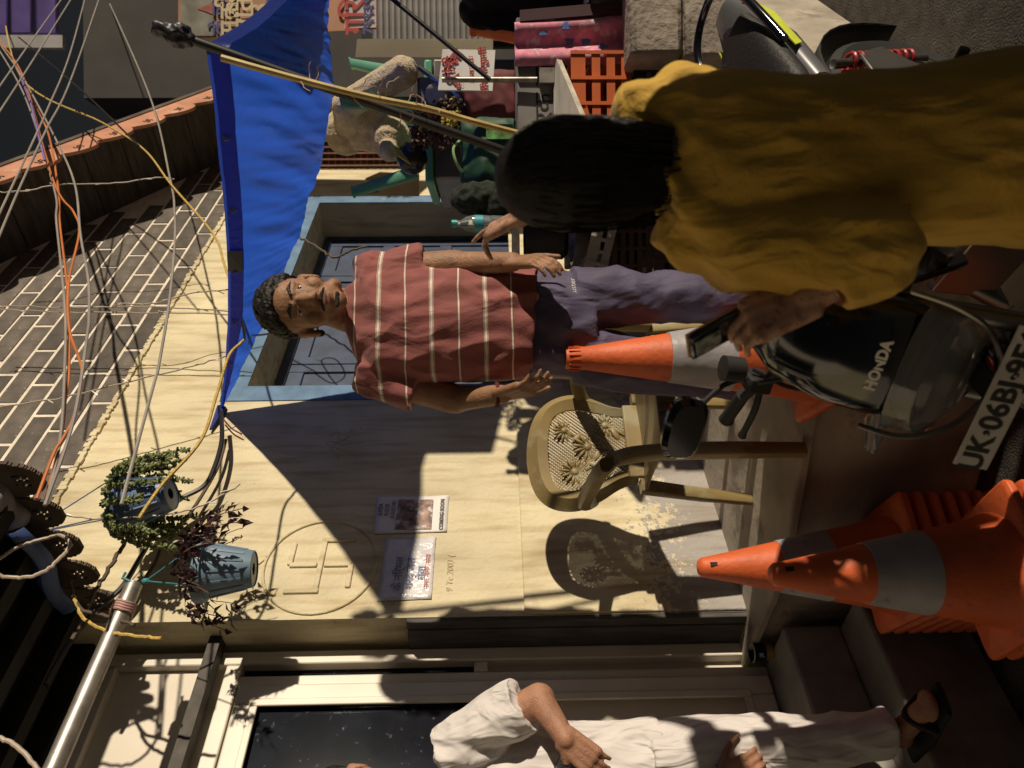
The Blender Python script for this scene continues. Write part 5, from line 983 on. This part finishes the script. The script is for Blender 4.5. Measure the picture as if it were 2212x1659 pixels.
limb(mb, [s1, e1, w1], [.056, .048, .029]); limb(mb, [s2, e2, w2], [.056, .046, .029])
hand(mb, w1, J(1290, 1655, D2-.2)-w1, V(-.5, .5, -.45), -1, (.5, .55, .6, .65), 1.02); hand(mb, w2, V(.45, -.15, -.75), V(-.3, .8, -.2), 1, .9, 1.0)
h1, k1, a1 = J(1360, 1640, D2), J(1650, 1610, D2-.02), PZ(1925, 1580, .42); h2, k2, a2 = J(1360, 1760, D2+.03), J(1650, 1780, D2), PZ(1925, 1790, .42)
limb(mb, [h1, k1, a1], [.085, .055, .036]); limb(mb, [h2, k2, a2], [.085, .055, .036]); foot(mb, a1, (.55, -.45), 1.0, z=.345); foot(mb, a2, (.55, -.4), 1.0, z=.345)
blob('body', mb, M_SK2, wh, .0046, 3); face(wh, Mh2, 1.05, skin=M_SK2)
sh = MB(); sh.loft([(J(945, 1735, D2+.03), (.075, .03, 0), (-.02, .07, 0)), (J(965, 1728, D2+.03), (.16, .07, 0), (-.04, .09, 0)), (J(1010, 1720, D2), (.185, .08, 0), (-.05, .12, 0)), (J(1150, 1712, D2), (.175, .075, 0), (-.055, .13, 0)), (J(1300, 1706, D2), (.172, .075, 0), (-.055, .13, 0)), (J(1425, 1700, D2+.01), (.178, .075, 0), (-.06, .135, 0))], n=32)
cyl(sh, s1+V(-.02, 0, .03), J(1130, 1520, D2-.045), .08, .083); cyl(sh, s2+V(.02, 0, .03), e2+V(0, 0, .05), .08, .08); sh.ell(s1, (.075, .075, .07)); sh.ell(s2, (.075, .075, .07))
shirt2 = blob('shirt', sh, M_WH, wh, .006, 5, .013, .075, 8, stretch=(1.3, 1, .5))
tr_ = MB(); tr_.loft([(J(1340, 1700, D2), (.16, .07, 0), (-.05, .12, 0)), (J(1450, 1700, D2), (.165, .07, 0), (-.05, .12, 0))])
leg(tr_, [(J(1400, 1645, D2), .105, .115), (J(1520, 1622, D2-.01), .094, .10), (J(1660, 1608, D2-.02), .08, .085), (J(1800, 1600, D2-.0), .072, .075), (a1+V(0, 0, .01), .066, .07)]); leg(tr_, [(J(1400, 1760, D2+.03), .105, .115), (J(1660, 1780, D2), .08, .085), (a2+V(0, 0, .01), .066, .07)])
blob('trousers', tr_, M_WH, wh, .007, 4, .014, .10, 9, stretch=(1, 1, .6))
mb = MB(); mb.ell(Mh2 @ V(0, .02, .06), (.088, .104, .08)); blob('hair', mb, M_HAIR, wh, .007, 1, .006, .02)
for a in (a1, a2):
    dr = V(.55, -.45, 0).normalized(); b = V(a.x, a.y, .334)
    MB().loft([(b-dr*.09, (.04, .03, 0), (0, 0, .012)), (b+dr*.05, (.045, .04, 0), (0, 0, .013)), (b+dr*.19, (.035, .03, 0), (0, 0, .010))], e=3).build('sandal', M_RUB, wh, world=True, smooth=True)
    MB().tube(spline([b+dr*.10+V(-.035, -.045, .01), b+dr*.09+V(0, 0, .075), b+dr*.08+V(.045, .04, .01)]), .010, 8).build('sandal_strap', M_RUB, wh, world=True, smooth=True)
o = thing('mobile_phone', 'black phone gripped by the person in white', 'phone', J(1232, 1652, D2-.19)); MB().box(-.036, .036, -.0045, .0045, -.075, .075).build('body', M_GLB, o, bevel=.004); o.rotation_euler = (R(15), R(-60), R(35))
# ---------------------------------------------------------------- woman in the yellow tunic
M_YEL = mat('mustard_cotton', (.50, .30, .035), .8, var=.10, vs=5, bump=.25, bs=160, sheen=.15, fold=.6, fs=14, fst=(1, 1, .4), c2=(.42, .24, .03), c2s=7, c2t=.62)
D3 = 1.22
wo = thing('person', 'woman with dark hair in a mustard yellow tunic holding out a phone', 'person', (.40, 1.22, 0))
mb = MB(); hc = J(1245, 388, D3+.035); Mh3 = head(mb, hc, R(200), R(8), 0, .93)
mb.cap(hc+V(0, -.02, -.06), J(1440, 360, D3-.0), .05, .058)
mb.loft([(J(1440, 355, D3), (.10, 0, 0), (0, .06, 0)), (J(1520, 345, D3), (.135, .02, 0), (0, .085, 0)), (J(1750, 335, D3), (.125, 0, 0), (0, .09, 0)), (J(1950, 330, D3), (.115, 0, 0), (0, .085, 0)), (J(2200, 320, D3), (.12, 0, 0), (0, .085, 0))])
a1, a2, a3 = J(1500, 500, D3-.0), J(1900, 545, D3-.10), J(1745, 645, D3-.07)
b1, b2, b3 = J(1475, 225, D3+.02), J(1360, 330, D3+.34), J(1120, 470, D3+.60)
limb(mb, [a1, a2, a3], [.048, .037, .026]); limb(mb, [b1, b2, b3], [.048, .038, .026])
hand(mb, a3, J(1640, 686, D3-.05)-a3, V(-.45, .9, -.1), -1, (.9, .95, 1.0, 1.05), 1.02, spread=.04, thumb=.7)
hand(mb, b3, J(1020, 520, D3+.66)-b3, V(-.65, .3, -.6), -1, (.12, .85, 1.0, 1.05), .98, thumb=.4)
limb(mb, [V(.43, 1.22, .70), V(.45, 1.24, .42), V(.45, 1.2, .085)], [.085, .055, .036]); limb(mb, [V(.32, 1.22, .70), V(.29, 1.26, .42), V(.28, 1.22, .085)], [.075, .05, .036]); foot(mb, V(.45, 1.2, .085), (-.2, 1), .9, z=.004); foot(mb, V(.28, 1.22, .085), (-.2, 1), .9, z=.004)
blob('body', mb, M_SK3, wo, .0046, 3)
hb = MB(); 
for X, Y, r in ((1190, 382, .096), (1215, 378, .105), (1265, 376, .102), (1325, 370, .093), (1385, 364, .080), (1430, 364, .066), (1460, 370, .050)): hb.ell(J(X, Y, D3+.01), (r*.92, r, r))
blob('hair', hb, mat('dark_brown_hair', (.006, .0045, .004), .62, var=.3, vs=60, bump=.35, bs=190, stretch=(1, 1, .10), spec=.22), wo, .006, 6)
mb = MB(); rs_ = random.Random(9)
for k in range(150):
    a = rs_.random()*6.283; r = .098; c0 = J(1215, 378, D3+.01); pts = []; w_ = rs_.gauss(0, .25)
    for j in range(9): z = .082-.032*j-.02*rs_.random()*(j > 0); rr_ = r*math.sqrt(max(.05, 1-max(0, z/.112)**2))*(1-.045*max(0, j-4))+.004*rs_.random(); an = a+w_*j*.12; pts.append(c0+V(rr_*.93*math.cos(an), rr_*math.sin(an)+.0, z))
    mb.tube(pts, .0011, 3)
tag(mb.build('loose_strands', M_HAIR, wo, world=True), kind='stuff')
tn = MB(); tn.loft([(J(1440, 352, D3), (.085, 0, 0), (0, .065, 0)), (J(1480, 354, D3), (.145, 0, 0), (0, .095, 0)), (J(1560, 354, D3), (.146, 0, 0), (0, .115, 0)), (J(1700, 354, D3), (.132, 0, 0), (0, .12, 0)), (J(1950, 342, D3), (.138, 0, 0), (0, .12, 0)), (J(2250, 316, D3), (.165, 0, 0), (0, .14, 0)), (V(.38, 1.22, .40), (.21, 0, 0), (0, .17, 0))], n=32)
tn.loft([(a1+V(.04, 0, .05), (.07, 0, .02), (0, .08, 0)), (J(1560, 535, D3-.02), (.075, 0, .01), (0, .085, 0)), (J(1720, 545, D3-.05), (.072, 0, 0), (0, .085, 0)), (J(1850, 540, D3-.09), (.068, 0, -.01), (0, .08, 0)), (J(1915, 515, D3-.10), (.055, 0, -.03), (0, .06, 0))]); tn.ell(a1, (.07, .075, .07))
cyl(tn, a2+V(-.01, 0, .0), J(1800, 610, D3-.085), .062, .05); tn.ell(a2, (.065, .07, .06))
tn.ell(b1, (.07, .075, .075)); cyl(tn, b1, b1.lerp(b2, .9), .072, .062); tn.cap(J(1395, 240, D3+.02), J(1480, 250, D3), .06, .07)
blob('tunic', tn, M_YEL, wo, .0055, 6, .0075, .06, 3, stretch=(1.2, 1, .42))
mb = MB(); ax = (a3-a2).normalized()
for k in range(5): 
    c = a3-ax*(.035+.011*k); u = ax.orthogonal().normalized(); v = ax.cross(u); MB().tube([c+(u*math.cos(t)+v*math.sin(t))*(.034+.0015*k) for t in [2*math.pi*j/22 for j in range(23)]], .0042, 7).build('bangle', mat('red_brown_glass', (.16, .04, .02), .15), wo, world=True, smooth=True)
phn = thing('mobile_phone', 'phone in tan flip case held by the woman in yellow', 'phone', J(1560, 718, D3+.03))
xa = (J(1520, 728, D3+.03)-J(1620, 672, D3+.03)).normalized(); Mp = frame(J(1566, 712, D3-.005), xa, V(.38, -.80, .45)); phn.matrix_basis = Mp
MB().box(-.066, .066, -.034, .034, -.005, .005).build('body', M_GLB, phn, bevel=.005); MB().box(-.068, .068, -.036, .036, .0052, .0085).build('flip_case', mat('tan_leather', (.38, .23, .12), .6), phn, bevel=.002); MB().box(.012, .058, -.022, .022, -.0085, -.0052).build('camera_panel', mat('grey_camera_panel', (.25, .26, .25), .25, var=.6, vs=60), phn, bevel=.001)
# ---------------------------------------------------------------- bearded man in black, and an added bystander out of view
M_BLK = mat('black_cloth', (.010, .009, .010), .85, var=.2, vs=6, bump=.2, bs=120)
def bystander(label, x, y, h, yaw, cloth, skin, beard, z0=0, sit=False):
    r = thing('person', label, 'person', (x, y, z0)); s = h/1.72; Rz = Matrix.Translation((x, y, z0)) @ Matrix.Rotation(yaw, 4, 'Z'); dz = .36 if sit else 0
    def q(a, b, c): return Rz @ V(a*s, b*s, (c-dz)*s)
    def ql(a, b, c): return Rz @ V(a*s, b*s, c*s)
    ax = (Rz.to_3x3() @ V(1, 0, 0)); ay = (Rz.to_3x3() @ V(0, 1, 0)); mb = MB()
    Mq = head(mb, q(0, -.02, 1.60), yaw, R(4), 0, 1.04*s); mb.cap(q(0, 0, 1.54), q(0, .01, 1.42), .06, .068)
    def lf(m, rings): m.loft([(q(0, 0, z), ax*w_, ay*d_) for z, w_, d_ in rings], n=28)
    lf(mb, [(1.44, .11, .07), (1.36, .165, .10), (1.1, .15, .105), (.85, .155, .10)])
    sl_ = MB(); lf(sl_, [(1.47, .075, .075), (1.44, .14, .10), (1.38, .195, .125), (1.1, .185, .14), (.80, .19, .135)]); tp = MB()
    for g_ in (-1, 1):
        S, E, Wr = q(g_*.19, 0, 1.38), q(g_*.25, .02, 1.09), q(g_*.22, -.10, .88) if not sit else q(g_*.14, -.24, .96); limb(mb, [S, E, Wr], [.056, .045, .029]); hand(mb, Wr, (V(0, 0, -1)-ay*.3) if not sit else (V(0, 0, -.25)-ay), ax*-g_ if not sit else V(0, 0, -1), g_, .4)
        cyl(sl_, S+V(0, 0, .02), E, .078, .066); cyl(sl_, E, Wr.lerp(E, .15), .066, .05); sl_.ell(S, (.078, .08, .075)); sl_.ell(E, (.066, .066, .066))
        if sit: pts = [ql(g_*.10, 0, .48), ql(g_*.13, -.42, .50), ql(g_*.13, -.38, .085)]; limb(tp, [pts[0], pts[1], pts[2]+V(0, 0, .03)], [.10, .08, .07])
        else: pts = [ql(g_*.09, 0, .84), ql(g_*.10, -.02, .46), ql(g_*.10, .02, .085)]; leg(tp, [(ql(g_*.09, 0, .86), .11, .13), (ql(g_*.10, -.01, .46), .085, .09), (ql(g_*.10, .02, .10), .075, .08)])
        limb(mb, pts, [.085, .055, .038]); foot(mb, pts[2], (-ay.x, -ay.y), 1.0, z=z0+.004)
    blob('body', mb, skin, r, .0055, 3); face(r, Mq, 1.04*s, skin=skin); blob('jacket', sl_, cloth, r, .009, 3, .012, .09, 4); blob('trousers', tp, M_BLK, r, .01, 3, .012, .1, 6)
    hb = MB(); hb.ell(Mq @ V(0, .022, .062), (.088*s, .104*s, .08*s)); blob('hair', hb, M_HAIR, r, .007, 1, .005, .02)
    if beard: bb_ = MB(); bb_.ell(Mq @ V(0, -.06, -.095), (.06, .06, .05)); bb_.ell(Mq @ V(0, -.08, -.11), (.035, .035, .04)); bb_.cap(Mq @ V(-.055, -.02, -.05), Mq @ V(.055, -.02, -.05), .025, .025); blob('beard', bb_, M_HAIR, r, .006, 2, .006, .015)
    return r
bystander('bearded man in black clothes sitting at the end of the stall', 1.84, 3.24, 1.74, R(-50), M_BLK, M_SK2, True, .622, True)
o = MB().box(-.17, .17, -.17, .17, 0, .39).build('wooden_stool', M_WOODD, bevel=.01); o.location = (1.90, 3.20, .622); o.rotation_euler = (0, 0, R(-50)); tag(o, 'dark wooden box stool under the bearded man', 'stool')
bystander('unseen man in dark jacket added outside the view to shade the woman in yellow', .90, .85, 1.72, R(140), mat('charcoal_cloth', (.03, .03, .032), .85), M_SK1, False)  # unseen figure, put in to keep the woman's back in shadow
